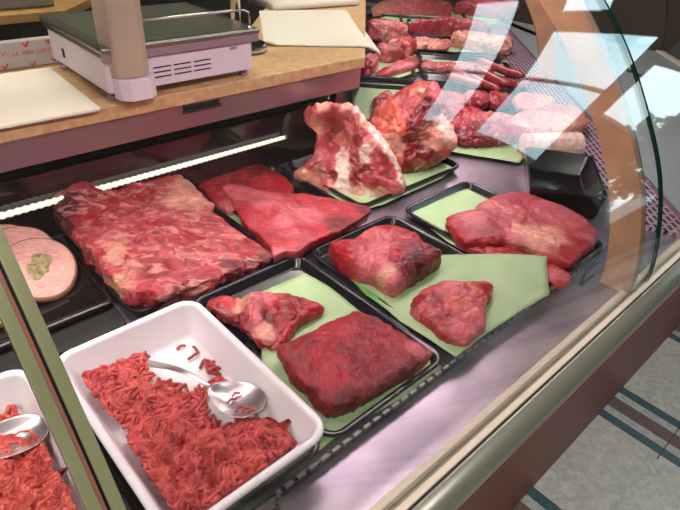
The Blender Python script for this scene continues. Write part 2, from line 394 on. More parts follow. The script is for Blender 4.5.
# curved glass: profile (w, z)
GP = catmull([(.222, -.005), (.224, .05), (.245, .14), (.28, .23), (.335, .32), (.41, .42), (.50, .51), (.60, .585)], 44, False)
def glass_panel(name, a, b_, label):     # a, b_: functions w,z -> xyz at both ends
    th = .006; P = GP; n = len(P)
    T = np.gradient(P, axis=0); T /= np.linalg.norm(T, axis=1)[:, None]; N = np.stack([-T[:, 1], T[:, 0]], 1)
    I = P - 0; O = P + N * th
    v = []
    for fn in (a, b_):
        v += [fn(*p) for p in I] + [fn(*p) for p in O]
    f = []; mi = []
    for k in range(n - 1):
        f.append((k, k + 1, 2 * n + k + 1, 2 * n + k)); mi.append(0)
        f.append((n + k, n + k + 1, 3 * n + k + 1, 3 * n + k)); mi.append(0)
        f.append((k, k + 1, n + k + 1, n + k)); mi.append(1)
        f.append((2 * n + k, 2 * n + k + 1, 3 * n + k + 1, 3 * n + k)); mi.append(1)
    f.append((0, n, 3 * n, 2 * n)); mi.append(1); f.append((n - 1, 2 * n - 1, 4 * n - 1, 3 * n - 1)); mi.append(1)
    me = bpy.data.meshes.new(name); me.from_pydata([tuple(map(float, q)) for q in v], [], f)
    me.materials.append(GLASS); me.materials.append(EDGE)
    for p, q in zip(me.polygons, mi): p.material_index = q; p.use_smooth = (q == 0)
    bm = bmesh.new(); bm.from_mesh(me); bmesh.ops.recalc_face_normals(bm, faces=bm.faces)
    for e in bm.edges:
        e.smooth = len({fc.material_index for fc in e.link_faces}) == 1 and e.calc_face_angle(0) < .6
    bm.to_mesh(me); bm.free()
    o = bpy.data.objects.new(name, me); C.objects.link(o)
    return tag(o, label, 'glass panel')
glass_panel('curved_glass', lambda w_, z: (X0, w_, z), lambda w_, z: (.0385, w_, z), 'curved glass pane left of the olive metal post')
glass_panel('curved_glass', lambda w_, z: (.0625, w_, z), lambda w_, z: (1.112, w_, z), 'large curved front glass pane over the meat trays with dark green right edge')
glass_panel('curved_glass', lambda w_, z: (1.119, w_, z), lambda w_, z: (along_front(w_, z, 1)[0] - .003, w_, z), 'curved glass pane to the right of the dark green edge')
glass_panel('curved_glass', lambda w_, z: (XF - math.tan(PI/8) * w_ + .003, w_ + .001, z), lambda w_, z: along_front(w_, z, 2), 'curved glass pane at the far turn of the counter')

def profile_bar(name, x0, x1, off0, off1, m, parent=None, lim=None, **k):
    P = GP if lim is None else GP[:lim]; n = len(P)
    T = np.gradient(P, axis=0); T /= np.linalg.norm(T, axis=1)[:, None]; N = np.stack([-T[:, 1], T[:, 0]], 1)
    A = P + N * off0; B = P + N * off1
    v = [(x, float(q[0]), float(q[1])) for x in (x0, x1) for R_ in (A, B) for q in R_]
    f = []
    for i in range(n - 1):
        f += [(i, i + 1, n + i + 1, n + i), (2 * n + i, 2 * n + i + 1, 3 * n + i + 1, 3 * n + i), (i, i + 1, 2 * n + i + 1, 2 * n + i), (n + i, n + i + 1, 3 * n + i + 1, 3 * n + i)]
    f += [(0, n, 3 * n, 2 * n), (n - 1, 2 * n - 1, 4 * n - 1, 3 * n - 1)]
    return MB().add(v, f).build(name, m, parent, **k)
post = thing('glass_post', (.05, .225, 0), 'olive-grey curved metal post holding the front glass at lower left', 'post')
POSTM = mat('olive_metal', (176, 178, 134), .36, .25, var=.08, vscale=8)
profile_bar('post_half', .0385, .0478, -.001, .012, POSTM, post, bevel=.0008)
profile_bar('post_half', .0530, .0625, -.001, .012, POSTM, post, bevel=.0008)
tag(profile_bar('gasket', .0506, .0530, 0, .009, BLACKM, post), 'black rubber gasket')
tag(profile_bar('reflection_strip', .0478, .0506, 0, .011, mat('pink_reflection', (190, 120, 110), .3, .3), post), 'thin strip painted as a pink reflection')  # pink reflection on the post, put in as a coloured strip
brk = thing('glass_bracket', (1.06, .25, 0), 'tan curved support bracket inside the glass near the counter corner', 'bracket')
profile_bar('bracket_blade', 1.045, 1.062, -.062, -.004, TAN, brk, bevel=.001)
tag(profile_bar('bracket_edge', 1.062, 1.066, -.062, -.004, mat('green_edge_strip', (96, 112, 96), .3), brk), 'greenish edge strip')
brk2 = thing('glass_bracket', along(.3, 0, 2), 'brown curved bracket deep in the angled section behind the glass', 'bracket')
P_ = GP; T_ = np.gradient(P_, axis=0); T_ /= np.linalg.norm(T_, axis=1)[:, None]; N_ = np.stack([-T_[:, 1], T_[:, 0]], 1)
def at2(u_, w_, z): return (XC + U[0] * u_ - U[1] * w_, U[1] * u_ + U[0] * w_, z)
A_ = P_ - N_ * .07; B_ = P_ - N_ * .004; v_ = []; f_ = []; nn = len(P_)
for u_ in (1.25, 1.27):
    for R_ in (A_, B_): v_ += [at2(u_, float(q[0]), float(q[1])) for q in R_]
for i in range(nn - 1):
    f_ += [(i, i + 1, nn + i + 1, nn + i), (2 * nn + i, 2 * nn + i + 1, 3 * nn + i + 1, 3 * nn + i), (i, i + 1, 2 * nn + i + 1, 2 * nn + i), (nn + i, nn + i + 1, 3 * nn + i + 1, 3 * nn + i)]
f_ += [(0, nn, 3 * nn, 2 * nn), (nn - 1, 2 * nn - 1, 4 * nn - 1, 3 * nn - 1)]
MB().add(v_, f_).build('bracket_blade', TAN, brk2)

# canopy that carries the strip lamps (above the picture)
can = thing('counter_canopy', (.45, .62, .592), 'steel canopy above the glass carrying the strip lamps', 'canopy')
sweep([(.598, .592), (.86, .592), (.86, .615), (.598, .615)]).build('canopy_shell', STEELD, can)

# worktop
wt = thing('worktop', (.5, 1.2, .25), 'speckled tan wooden worktop behind the meat display', 'worktop')
def wpoly(w0, w1): return [along(w0, 0, s_)[:2] for s_ in (0, 1, 2)] + [along(w1, 0, s_)[:2] for s_ in (2, 1, 0)]
MB().prism(wpoly(1.012, 1.345), .252, .28).build('board', WOODTOP, wt, bevel=.003)
tag(MB().prism(wpoly(1.02, 1.045), .198, .252).build('steel_apron', STEELD, wt, bevel=.002), 'brushed steel strip under the front edge')
MB().prism(wpoly(1.20, 1.335), -.85, .252).build('cabinet_body', BLACKM, wt)
hd = MB().box((.535, 1.0175, .237), (.622, 1.023, .250)).build('pull_recess', BLACKM, wt, bevel=.003)
MB().box((.532, 1.014, .233), (.625, 1.020, .238)).box((.532, 1.014, .249), (.625, 1.020, .2515)).build('pull_lip', BLACKP, None, bevel=.002).parent = hd

# glowing tube along the dark back panel
lt = thing('glowing_tube', (.45, 1.07, .09), 'glowing white ribbed tube along the dark back panel', 'lamp')
LT = emit('tube_glow', (234, 238, 218), .6)
pts = []; rr = []
for i in range(241):
    x = .02 + (.835 - .02) * i / 240; pts.append((x, 1.068, .094 + .003 * (.45 - x))); rr.append(.0062 * (1.08 if i % 4 < 2 else .84) * (1.12 - .35 * x))
MB().tube(pts, rr, 12).build('tube', LT, lt, smooth=True)
for x in (.01, .838): MB().tube([(x, 1.068, .094), (x + .006, 1.068, .094)], .0075, 12).build('end_cap', STEELD, lt)
for x in (.12, .45, .76): MB().box((x, 1.066, .084), (x + .01, 1.08, .0875)).build('clip', BLACKP, lt)

# back shelf counter on the server side
bc = thing('back_counter', (0, 1.9, ZF), 'dark back counter with a wooden shelf board behind the scale', 'counter')
MB().prism([(-.7, 1.50), (.505, 1.50), (.95, 1.95), (1.9, 2.9), (1.5, 3.3), (-.7, 3.3)], .328, .348).build('shelf_board', WOODB, bc, bevel=.002)
MB().prism([(-.7, 1.72), (.45, 1.72), (.8, 2.1), (1.75, 3.05), (1.5, 3.3), (-.7, 3.3)], ZF, .328).build('cabinet', BLACKM, bc)
bx = thing('grey_box', (.3, 1.62, .348), 'blurred grey box standing on the back shelf board', 'box')
MB().box((-.1, 1.55, .348), (.50, 1.72, .40)).build('case', mat('grey_box', (120, 112, 102), .5, var=.1), bx, bevel=.006)
MB().box((-.1, 1.548, .385), (.50, 1.722, .402)).build('lid', mat('grey_lid', (150, 142, 130), .5), bx, bevel=.003)

# ------------------------------------------------------------ trays
def rrect(hx, hy, r, n=6):
    pts = []
    for cx, cy, a0 in ((hx - r, hy - r, 0), (-hx + r, hy - r, PI / 2), (-hx + r, -hy + r, PI), (hx - r, -hy + r, 3 * PI / 2)):
        for k in range(n + 1):
            a_ = a0 + PI / 2 * k / n; pts.append((cx + r * math.cos(a_), cy + r * math.sin(a_)))
    return pts
def tray(name, c, hx, hy, rot, prof, m, label, cat='tray', group=None, r=.03, inner=0):
    """prof: list of (inset, z) running from the outer foot over the rim into the bowl"""
    v = []; co, si = math.cos(rot), math.sin(rot); n = None
    for ins, z in prof:
        rr_ = max(r - ins, .006); P = rrect(hx - ins, hy - ins, rr_); n = len(P)
        v += [(c[0] + x * co - y * si, c[1] + x * si + y * co, c[2] + z) for x, y in P]
    f = [(i * n + k, i * n + (k + 1) % n, (i + 1) * n + (k + 1) % n, (i + 1) * n + k) for i in range(len(prof) - 1) for k in range(n)]
    f += [tuple(range(n))[::-1], tuple(range((len(prof) - 1) * n, len(prof) * n))]
    o = link(name, v, f, m, None, True, (c[0], c[1], c[2]))
    md = o.modifiers.new('e', 'EDGE_SPLIT'); md.split_angle = .9
    return tag(o, label, cat, group)
BT = [(.012, 0), (.002, .018), (0, .021), (.001, .0235), (.006, .0245), (.010, .0225), (.016, .008), (.02, .006)]
def btray(cx, cy, hx, hy, rot, label): return tray('meat_tray', (cx, cy, 0.0006), hx, hy, rot, BT, BLACKP, label, 'tray', 'black display trays on the counter deck')
btray(.471, .525, .128, .192, 0, 'black tray with green paper beside the white mince tub')
btray(.742, .520, .128, .192, 0, 'black tray in the middle of the front row with two small meat chunks')
btray(1.030, .520, .130, .192, 0, 'black tray at the right end of the front row under the broad meat slab')
btray(.700, .905, .115, .168, 0, 'black tray at the back under the two flat red steaks')
btray(1.030, .920, .196, .148, 0, 'black tray at the back under the rib piece')
btray(.412, .905, .155, .168, 0, 'black tray under the large marbled neck block')
U4 = PI / 4
def bt2(u_, v_, hu, hv, label): x, y = UV(u_, v_); return btray(x, y, hu, hv, U4, label)
bt2(1.850, .127, .225, .130, 'black tray behind the rib piece beside the worktop corner')
bt2(1.815, .430, .165, .150, 'black tray under the net-wrapped roast and wet red cuts')
bt2(2.130, .470, .125, .200, 'black tray holding the sausages in the angled section')
bt2(2.360, .125, .195, .125, 'black tray beside the worktop corner holding the pale shoulder joint')
bt2(2.415, .470, .125, .200, 'black tray with a row of folded pink slices')
bt2(2.730, .470, .155, .200, 'black tray with pale pink lumps on green paper')
bt2(2.800, .125, .200, .125, 'farthest black tray but one beside the ivory paper')
bt2(3.110, .470, .180, .200, 'black tray at the far end near the glass')
bt2(3.260, .125, .200, .125, 'black tray at the far end near the server side')
bt2(3.520, .300, .160, .330, 'widest black tray across the very end of the angled section')
DT = [(.012, 0), (.002, .058), (0, .062), (.001, .065), (.006, .066), (.009, .063), (.018, .010), (.024, .006)]
dt = tray('deep_tray', (1.335, .545, .0006), .132, .092, .60, DT, BLACKP, 'deep empty glossy black tub by the glass behind the broad meat slab', r=.02)
PT = [(.004, 0), (0, .004), (0, .010), (.003, .013), (.010, .013), (.014, .010), (.016, .009)]
tray('plate_tray', (.10, .925, .012), .152, .132, 0, PT, mat('smoked_plate', (26, 23, 24), .1, coat=.4), 'flat smoky black plate under the stuffed roast slices', r=.015)
tray('plate_riser', (.075, .900, .0006), .175, .158, 0, [(0, 0), (0, .010), (.01, .0112), (.02, .0112)], BLACKM, 'black riser under the smoky plate', 'riser', r=.015)
# black serrated lip along the tray fronts
lip = thing('tray_stop', (.4, .327, 0), 'black serrated strip along the front edge of the trays', 'strip')
mb = MB().box((.05, .3245, 0), (1.18, .3285, .014)); mb.build('stop_strip', BLACKP, lip, bevel=.001)
mb = MB()
for i in range(56):
    x = .06 + i * .02; mb.box((x, .3240, .0135), (x + .0125, .3290, .0175))
mb.build('serrations', mat('lip_highlight', (120, 112, 112), .35), lip)  # broken rim highlight painted as grey on the black teeth
WT = [(.022, 0), (.020, .002), (.008, .050), (.002, .054), (0, .056), (0, .0595), (.002, .0615), (.006, .0620), (.010, .0610), (.012, .057), (.024, .010), (.029, .0055), (.036, .004)]
btray(.2175, .525, .1225, .192, 0, 'black tray mostly hidden beneath the white mince tub')
tray('white_tub', (.2215, .500, .0070), .1160, .176, 0, WT, WHITEP, 'white plastic tub with mince and a spoon', r=.032)
tray('white_tub', (-.035, .520, .0006), .1160, .176, 0, WT, WHITEP, 'white plastic tub of mince cut off by the left picture edge', r=.032)
# label holders
def holder(x, y, label, s_=1.0, face=STEELD):
    t = thing('label_holder', (x, y, 0), label, 'label holder')
    MB().box((x - .002, y - .001, 0), (x + .055 * s_, y + .006, .003)).box((x, y + .003, .003), (x + .05 * s_, y + .0055, .034 * s_)).build('bracket', BLACKP, t, bevel=.0008)
    MB().box((x + .004, y + .0012, .008), (x + .047 * s_, y + .003, .030 * s_)).build('face', face, t)
holder(.192, .316, 'dark metal label holder clipped in front of the white mince tub', .95)
holder(1.00, .300, 'small steel-faced label holder at the right end of the trays', 1.0, STEEL)

# ------------------------------------------------------------ meat
PAL = {k: np.array(s2l(c)[:3]) for k, c in dict(R=(174, 32, 46), r=(148, 24, 36), D=(112, 18, 28), P=(204, 96, 104), M=(184, 64, 74), F=(226, 156, 132), W=(236, 208, 194), B=(150, 84, 62), K=(70, 12, 18), O=(200, 84, 66), L=(206, 122, 112), Q=(150, 48, 50), T=(196, 60, 44)).items()}
def fbm(p, s_, oct_=3):
    return noise.fractal(Vector(p) * s_, 1.0, 2.0, oct_, noise_basis='PERLIN_ORIGINAL')
def meat(name, m, outline, hi, label, cat='meat', lo=.008, mf=.32, p=3.2, ctrl=None, seeds=None, amp=(.004, .0016), frame=None, N=170, warp=.012, undercut=.05, sharp=3, group=None, crease=.003, base='R', sseed=0):
    """outline in the local plane (u, v); height along w. hi: top height or ctrl [(u, v, h)...]"""
    B = catmull(outline, N); c = B.mean(0)
    n1, n2, n3 = 26, 12, 5
    sl = list(np.linspace(0, .72, n1)[1:]); th0 = math.asin(.72 ** (p / 2))
    prof = [(s_, (1 - s_ ** p) ** (1 / p)) for s_ in sl]
    prof += [(math.sin(t) ** (2 / p), max(math.cos(t), 0) ** (2 / p)) for t in np.linspace(th0, PI / 2, n2 + 1)[1:]]
    cp = np.array(ctrl) if ctrl else None
    def top(u_, v_):
        if cp is None: return hi
        d = (cp[:, 0] - u_) ** 2 + (cp[:, 1] - v_) ** 2 + 1e-5; k = 1 / d ** 1.3
        return float((k * cp[:, 2]).sum() / k.sum())
    verts = []; off = Vector((sseed * 3.1 + 1.3, sseed * 1.7, 0))
    def place(u_, v_, w_, s_, rad):
        q = Vector((u_, v_, w_)) + off
        n_ = fbm(q, 28, 2) * amp[0] + fbm(q, 95, 2) * amp[1]
        rdg = 1 - abs(noise.noise((q + Vector((0, 0, 5))) * 34)) * 2
        n_ -= crease * max(0, rdg - .78) / .22
        e = s_ ** 5
        return (u_ + rad[0] * n_ * e * 1.3, v_ + rad[1] * n_ * e * 1.3, w_ + n_ * (1 - e) * (1 if w_ > lo + .003 else 0))
    ht = top(*c); verts.append((c[0], c[1], ht + fbm(Vector((c[0], c[1], ht)) + off, 28, 2) * amp[0]))
    rings = 0
    for s_, z_ in prof:
        for b_ in B:
            d = b_ - c; u_, v_ = c + d * s_; H_ = top(u_, v_); mid = lo + mf * (H_ - lo)
            rad = d / (np.linalg.norm(d) + 1e-9)
            verts.append(place(u_, v_, mid + (H_ - mid) * z_, s_, rad))
        rings += 1
    for k in range(1, n3 + 1):
        t = k / n3
        for b_ in B:
            d = b_ - c; ss = 1 - undercut * t ** 2; u_, v_ = c + d * ss; H_ = top(*(c + d)); mid = lo + mf * (H_ - lo)
            rad = d / (np.linalg.norm(d) + 1e-9)
            x = place(u_, v_, mid + (lo - mid) * t, 1, rad)
            verts.append((x[0], x[1], max(x[2], lo)))
        rings += 1
    f = [(0, 1 + k, 1 + (k + 1) % N) for k in range(N)]
    for i in range(rings - 1):
        a_, b2 = 1 + i * N, 1 + (i + 1) * N
        f += [(a_ + k, b2 + k, b2 + (k + 1) % N, a_ + (k + 1) % N) for k in range(N)]
    f.append(tuple(1 + (rings - 1) * N + k for k in range(N)))
    V = np.array([(float(x[0]), float(x[1]), float(x[2])) for x in verts])
    # colours
    cols = np.tile(PAL[base], (len(V), 1))
    if seeds:
        sp_ = np.array([s_[:3] if len(s_) == 4 else (s_[0], s_[1], np.nan) for s_ in seeds], float); sc = np.array([PAL[s_[-1]] for s_ in seeds])
        Wp = V.copy()
        for i, q in enumerate(V):
            a_ = Vector(q) * 45 + off
            Wp[i, 0] += warp * (noise.noise(a_) + .5 * noise.noise(a_ * 2.7)); Wp[i, 1] += warp * (noise.noise(a_ + Vector((7, 3, 1))) + .5 * noise.noise(a_ * 2.7 + Vector((3, 9, 1))))
            Wp[i, 2] += warp * .6 * noise.noise(a_ + Vector((2, 5, 9)))
        d2 = (Wp[:, None, 0] - sp_[None, :, 0]) ** 2 + (Wp[:, None, 1] - sp_[None, :, 1]) ** 2
        dz = Wp[:, None, 2] - sp_[None, :, 2]; dz = np.where(np.isnan(dz), 0, dz); d2 = d2 + dz ** 2 + 4e-6
        k = 1 / d2 ** sharp; k /= k.sum(1)[:, None]; cols = k @ sc
    if frame is not None:
        O, eu, ev, ew = [np.array(q, float) for q in frame]
        V = O + V[:, :1] * eu + V[:, 1:2] * ev + V[:, 2:3] * ew
    cen = V.mean(0); org = (float(cen[0]), float(cen[1]), float(V[:, 2].min()))
    o = link(name, V.tolist(), f, m, None, True, org)
    ca = o.data.color_attributes.new('Col', 'FLOAT_COLOR', 'POINT')
    ca.data.foreach_set('color', np.c_[cols, np.ones(len(cols))].astype(np.float32).ravel())
    return tag(o, label, cat, group)

def sheet(name, poly, z, m, label, zs=None, cat='paper', group='green papers lining the trays', amp=.0012, N=96, th=.0005, seed=0, corner=True):
    """thin paper; zs: [(x, y, z)] height controls"""
    n = len(poly); P = []
    per = N // n
    for i in range(n):
        a_, b_ = np.array(poly[i]), np.array(poly[(i + 1) % n])
        for k in range(per): P.append(a_ + (b_ - a_) * k / per)
    B = np.array(P); N = len(B); c = B.mean(0); R_ = 14
    cp = np.array(zs) if zs else None
    def h(u_, v_):
        b_ = z
        if cp is not None:
            d = (cp[:, 0] - u_) ** 2 + (cp[:, 1] - v_) ** 2 + 1e-6; k = 1 / d ** 1.2; b_ = float((k * cp[:, 2]).sum() / k.sum())
        return b_ + amp * noise.noise(Vector((u_ * 22 + seed, v_ * 22, 3))) + amp * .5 * noise.noise(Vector((u_ * 60, v_ * 60 + seed, 3)))
    v = [(c[0], c[1], h(*c))]
    for r in range(1, R_ + 1):
        for b_ in B:
            q = c + (b_ - c) * r / R_; v.append((q[0], q[1], h(*q)))
    f = [(0, 1 + k, 1 + (k + 1) % N) for k in range(N)]
    for i in range(R_ - 1):
        a_, b2 = 1 + i * N, 1 + (i + 1) * N
        f += [(a_ + k, b2 + k, b2 + (k + 1) % N, a_ + (k + 1) % N) for k in range(N)]
    o = link(name, [tuple(map(float, q)) for q in v], f, m, None, True, (float(c[0]), float(c[1]), z))
    md = o.modifiers.new('s', 'SOLIDIFY'); md.thickness = th; md.offset = 0
    return tag(o, label, cat, group)

# materials of the cuts
A0 = 0.0
m_lean = meatmat('lean_beef', fat=.3, fcol=(214, 120, 120), fscale=34, ang=.6, stretch=5, fthr=.63)
m_lean2 = meatmat('lean_beef_grain', fat=.18, fcol=(206, 110, 100), fscale=40, ang=-.9, stretch=7, fthr=.62, fibre=.9, dark=.3)
m_marb = meatmat('marbled_neck', fat=.7, fcol=(226, 150, 138), fscale=20, ang=.5, stretch=5, soft=.07, fthr=.56, fibre=.8, dark=.42)
m_wet = meatmat('wet_meat', fat=.3, fcol=(224, 130, 126), fscale=38, ang=.3, stretch=3, fthr=.6, rough=.25)
m_fat = meatmat('fatty_meat', fat=.12, fcol=(236, 188, 170), fscale=34, ang=.2, stretch=2, fthr=.6, fibre=.4, dark=.15)
m_pale = meatmat('pale_meat', fat=.3, fcol=(240, 200, 188), fscale=40, ang=0, stretch=2, fthr=.58, rough=.3, dark=.12)
m_ham = meatmat('roast_slice', fat=.2, fcol=(226, 190, 176), fscale=60, ang=.4, stretch=8, fthr=.58, fibre=.35, dark=.08, rough=.4)
# green papers
sheet('green_paper', [(0.4752, 0.6727), (0.5753, 0.6656), (0.5848, 0.6055), (0.5795, 0.5205), (0.5872, 0.335), (0.4922, 0.3312), (0.38, 0.3443), (0.327, 0.3415), (0.3268, 0.4021), (0.3564, 0.5097)], .011, GPAPER, 'green paper under the two left steaks beside the white tub', seed=1)
sheet('green_paper', [(0.6247, 0.5899), (0.6988, 0.5885), (0.8195, 0.5333), (0.9084, 0.4464), (0.9745, 0.3769), (0.876, 0.3114), (0.7928, 0.3211), (0.6905, 0.3253), (0.6055, 0.3244), (0.6023, 0.4425)], .012, GPAPER, 'large green paper in the middle tray overlapping the next tray to the right', zs=[(.80, .62, .012), (1.03, .56, .064), (1.05, .48, .060), (1.02, .40, .052), (.95, .345, .036), (.87, .34, .032), (.80, .335, .029), (.72, .335, .029), (.62, .34, .029), (.75, .42, .015), (.62, .55, .024), (.66, .68, .016)], seed=2)
sheet('green_paper', [(0.9276, 0.7209), (1.0385, 0.7044), (1.1382, 0.6932), (1.1304, 0.589), (1.2116, 0.4705), (1.1662, 0.3397), (1.0784, 0.3288), (0.9759, 0.3406), (0.9016, 0.4845), (0.8937, 0.5582), (0.907, 0.6258)], .011, GPAPER, 'green paper under the broad smooth slab at the right', seed=3)
sheet('green_paper', [(0.8136, 0.861), (0.8528, 0.7751), (0.8951, 0.7663), (1.0137, 0.7682), (1.1342, 0.7713), (1.2176, 0.7893), (1.2595, 0.9185), (1.1789, 1.0454), (0.9396, 1.0432)], .011, GPAPER, 'green paper under the rib piece and the big joint', seed=4)
sheet('green_paper', [(1.5223, 1.4726), (1.6442, 1.367), (1.5796, 1.1567), (1.3026, 1.0557), (1.2636, 1.1626), (1.2804, 1.2885)], .011, GPAPER, 'green paper behind the rib piece near the worktop corner', seed=5)
sheet('green_paper', [(1.3839, 0.981), (1.2928, 0.8646), (1.3955, 0.7006), (1.5937, 0.7521), (1.6424, 0.9315), (1.5248, 1.0097)], .011, GPAPER, 'green paper under the wet red cut left of the netted roast', seed=6)
sheet('green_paper', [(1.7594, 1.6521), (1.9644, 1.6778), (2.0317, 1.6429), (1.8403, 1.4555), (1.6706, 1.4335), (1.5971, 1.4929)], .011, GPAPER, 'green paper under the pale shoulder joint by the ivory paper', seed=7)
sheet('green_paper', [(2.0244, 1.5722), (2.3211, 1.3465), (2.1376, 1.1972), (1.971, 1.2972), (1.8822, 1.4461)], .012, GPAPER, 'green paper under the row of folded pink slices', seed=8)
sheet('green_paper', [(2.3259, 1.8842), (2.5142, 1.7619), (2.5889, 1.5394), (2.4083, 1.4455), (2.2026, 1.5814), (2.1441, 1.7138)], .012, GPAPER, 'green paper under the pale lumps further back', seed=9)
sheet('green_paper', [(0.5743, 0.986), (0.6806, 0.9545), (0.6541, 0.8325), (0.5306, 0.7487), (0.535, 0.8467)], .011, GPAPER, 'green paper peeping out under the flat red steak', seed=10)
sheet('green_paper', [(2.4323, 2.2534), (2.9284, 2.3847), (3.3343, 2.0669), (2.9696, 1.8222), (2.4909, 2.0105)], .011, GPAPER, 'farthest green paper under the long pale pink cuts', seed=11)
# a bright leaf of paper beside the dark chunk
sheet('green_paper', [(0.6195, 0.5879), (0.6202, 0.5726), (0.6258, 0.4848), (0.6263, 0.464), (0.6101, 0.4734), (0.6072, 0.5342)], .026, GPAPER2, 'small bright green paper corner folded up beside the chunk with the dark end', zs=[(.63, .55, .026), (.66, .45, .022)], seed=12, N=60)

# M1 large marbled neck block
meat('beef_neck', m_marb, [(0.2865, 1.1876), (0.3371, 1.214), (0.3853, 1.222), (0.439, 1.1834), (0.4948, 1.1369), (0.5425, 1.1026), (0.5478, 1.0556), (0.5462, 1.0025), (0.5346, 0.9114), (0.5374, 0.8338), (0.5485, 0.7328), (0.5224, 0.7242), (0.4843, 0.721), (0.4151, 0.7287), (0.3544, 0.7252), (0.3003, 0.7335), (0.2668, 0.7671), (0.261, 0.8344), (0.2615, 0.9179), (0.2627, 1.0113), (0.2638, 1.071), (0.2699, 1.1306)], .075,
  'large marbled beef neck block with creamy fat veins, behind the white tub', mf=.55, p=4.5,
  ctrl=[(0.304, 1.1218, 0.125), (0.3531, 1.1193, 0.118), (0.3993, 1.0857, 0.078), (0.5045, 1.0567, 0.075), (0.3765, 0.8999, 0.072), (0.3025, 0.9559, 0.08), (0.2992, 0.7542, 0.062), (0.499, 0.8474, 0.05), (0.5052, 0.7361, 0.038), (0.3851, 0.7377, 0.045)],
  seeds=[(0.2792, 1.0939, 'D'), (0.2789, 1.052, 'K'), (0.2814, 1.0898, 'D'), (0.2714, 0.9741, 'M'), (0.3053, 1.0782, 'M'), (0.354, 1.0962, 'R'), (0.4073, 1.1029, 'r'), (0.4279, 1.0423, 'R'), (0.4888, 1.0502, 'M'), (0.5102, 1.023, 'F'), (0.5034, 0.95, 'F'), (0.5029, 0.8836, 'M'), (0.3199, 0.9922, 'R'), (0.283, 0.9417, 'M'), (0.2697, 0.8928, 'M'), (0.2661, 0.8464, 'M'), (0.2907, 0.8645, 'F'), (0.266, 0.7982, 'F'), (0.2695, 0.7744, 'M'), (0.3896, 0.9649, 'M'), (0.4002, 0.9052, 'R'), (0.4365, 0.8922, 'M'), (0.3601, 0.8678, 'M'), (0.3233, 0.8535, 'R'), (0.3792, 0.8293, 'M'), (0.4332, 0.8314, 'R'), (0.4523, 0.7919, 'M'), (0.4881, 0.7612, 'R'), (0.3329, 0.7828, 'r'), (0.3605, 0.7613, 'M'), (0.4153, 0.7527, 'R'), (0.4586, 0.7359, 'D'), (0.4959, 0.7239, 'D'), (0.3633, 0.7387, 'D'), (0.3041, 0.7666, 'R'), (0.3488, 0.9235, 'M')],
  amp=(.009, .003), warp=.016, crease=.006, N=220, undercut=.03, sseed=1)
# M2 / M3 flat red steaks
meat('beef_steak', m_lean, [(0.5913, 1.0929), (0.6401, 1.1204), (0.7084, 1.144), (0.7671, 1.1344), (0.7828, 1.0768), (0.7807, 0.9786), (0.7563, 0.928), (0.669, 0.9077), (0.5854, 0.9305), (0.5706, 0.9526), (0.5777, 1.0272)], .036,
  'flat red beef steak lying behind the larger flat steak', seeds=[(0.6061, 1.0603, 'r'), (0.699, 1.0935, 'r'), (0.7497, 1.0573, 'D'), (0.7305, 0.9896, 'R'), (0.5945, 1.0, 'R'), (0.6012, 0.9486, 'P'), (0.6877, 1.0336, 'r')], amp=(.004, .0012), sseed=2)
meat('beef_steak', m_lean, [(0.6143, 1.0169), (0.6493, 0.9982), (0.6822, 0.9324), (0.7472, 0.8733), (0.7909, 0.8041), (0.8203, 0.748), (0.8136, 0.7241), (0.7954, 0.7205), (0.7187, 0.7066), (0.6636, 0.709), (0.6204, 0.7097), (0.5841, 0.6976), (0.5625, 0.7152), (0.5371, 0.7177), (0.5515, 0.7502), (0.5592, 0.809), (0.5636, 0.8587), (0.5958, 0.9526)], .046,
  'large flat red beef steak with a thick cut edge, left of the rib piece', lo=.014, mf=.75, p=5,
  seeds=[(0.6249, 0.9619, 'P'), (0.6459, 0.9059, 'P'), (0.574, 0.8873, 'R'), (0.6205, 0.842, 'R'), (0.7089, 0.8483, 'R'), (0.7543, 0.7973, 'R'), (0.7661, 0.7438, 'R'), (0.6809, 0.7969, 'P'), (0.6707, 0.7679, 'M'), (0.6334, 0.8062, 'P'), (0.6098, 0.7593, 'M'), (0.5691, 0.7902, 'R'), (0.5688, 0.7397, 'R'), (0.6122, 0.7294, 'M'), (0.6698, 0.7334, 'R'), (0.7405, 0.7147, 'D'), (0.6984, 0.7161, 'D'), (0.8047, 0.7298, 'D'), (0.5442, 0.7238, 'P')], amp=(.003, .001), crease=.001, N=200, sseed=3, warp=.006)
# M4 folded piece
meat('beef_chunk', m_lean, [(0.3735, 0.6899), (0.4003, 0.6923), (0.4081, 0.6559), (0.4218, 0.654), (0.4716, 0.622), (0.5068, 0.5842), (0.5195, 0.5578), (0.5148, 0.5461), (0.4923, 0.5487), (0.4574, 0.5445), (0.4177, 0.5299), (0.3954, 0.5331), (0.3842, 0.5482), (0.3811, 0.5773), (0.3756, 0.6189), (0.3672, 0.6618)], .05,
  'folded red beef piece with pale fat fold, beside the tub rim', lo=.012,
  ctrl=[(0.3757, 0.6728, 0.035), (0.395, 0.6402, 0.03), (0.4237, 0.6209, 0.06), (0.4637, 0.5891, 0.055), (0.4881, 0.5509, 0.045), (0.4242, 0.5656, 0.035), (0.386, 0.55, 0.028)],
  seeds=[(0.3757, 0.6728, 'r'), (0.3975, 0.6651, 'R'), (0.3833, 0.6228, 'D'), (0.3827, 0.599, 'r'), (0.4104, 0.6314, 'F'), (0.408, 0.608, 'P'), (0.4031, 0.5843, 'P'), (0.4402, 0.6147, 'P'), (0.4422, 0.589, 'R'), (0.4738, 0.5742, 'r'), (0.4354, 0.5664, 'r'), (0.4231, 0.5779, 'D'), (0.469, 0.5543, 'r'), (0.4038, 0.5632, 'F'), (0.4256, 0.54, 'R'), (0.3852, 0.5491, 'r'), (0.5028, 0.5543, 'R')], amp=(.006, .002), crease=.004, sseed=4, warp=.006)
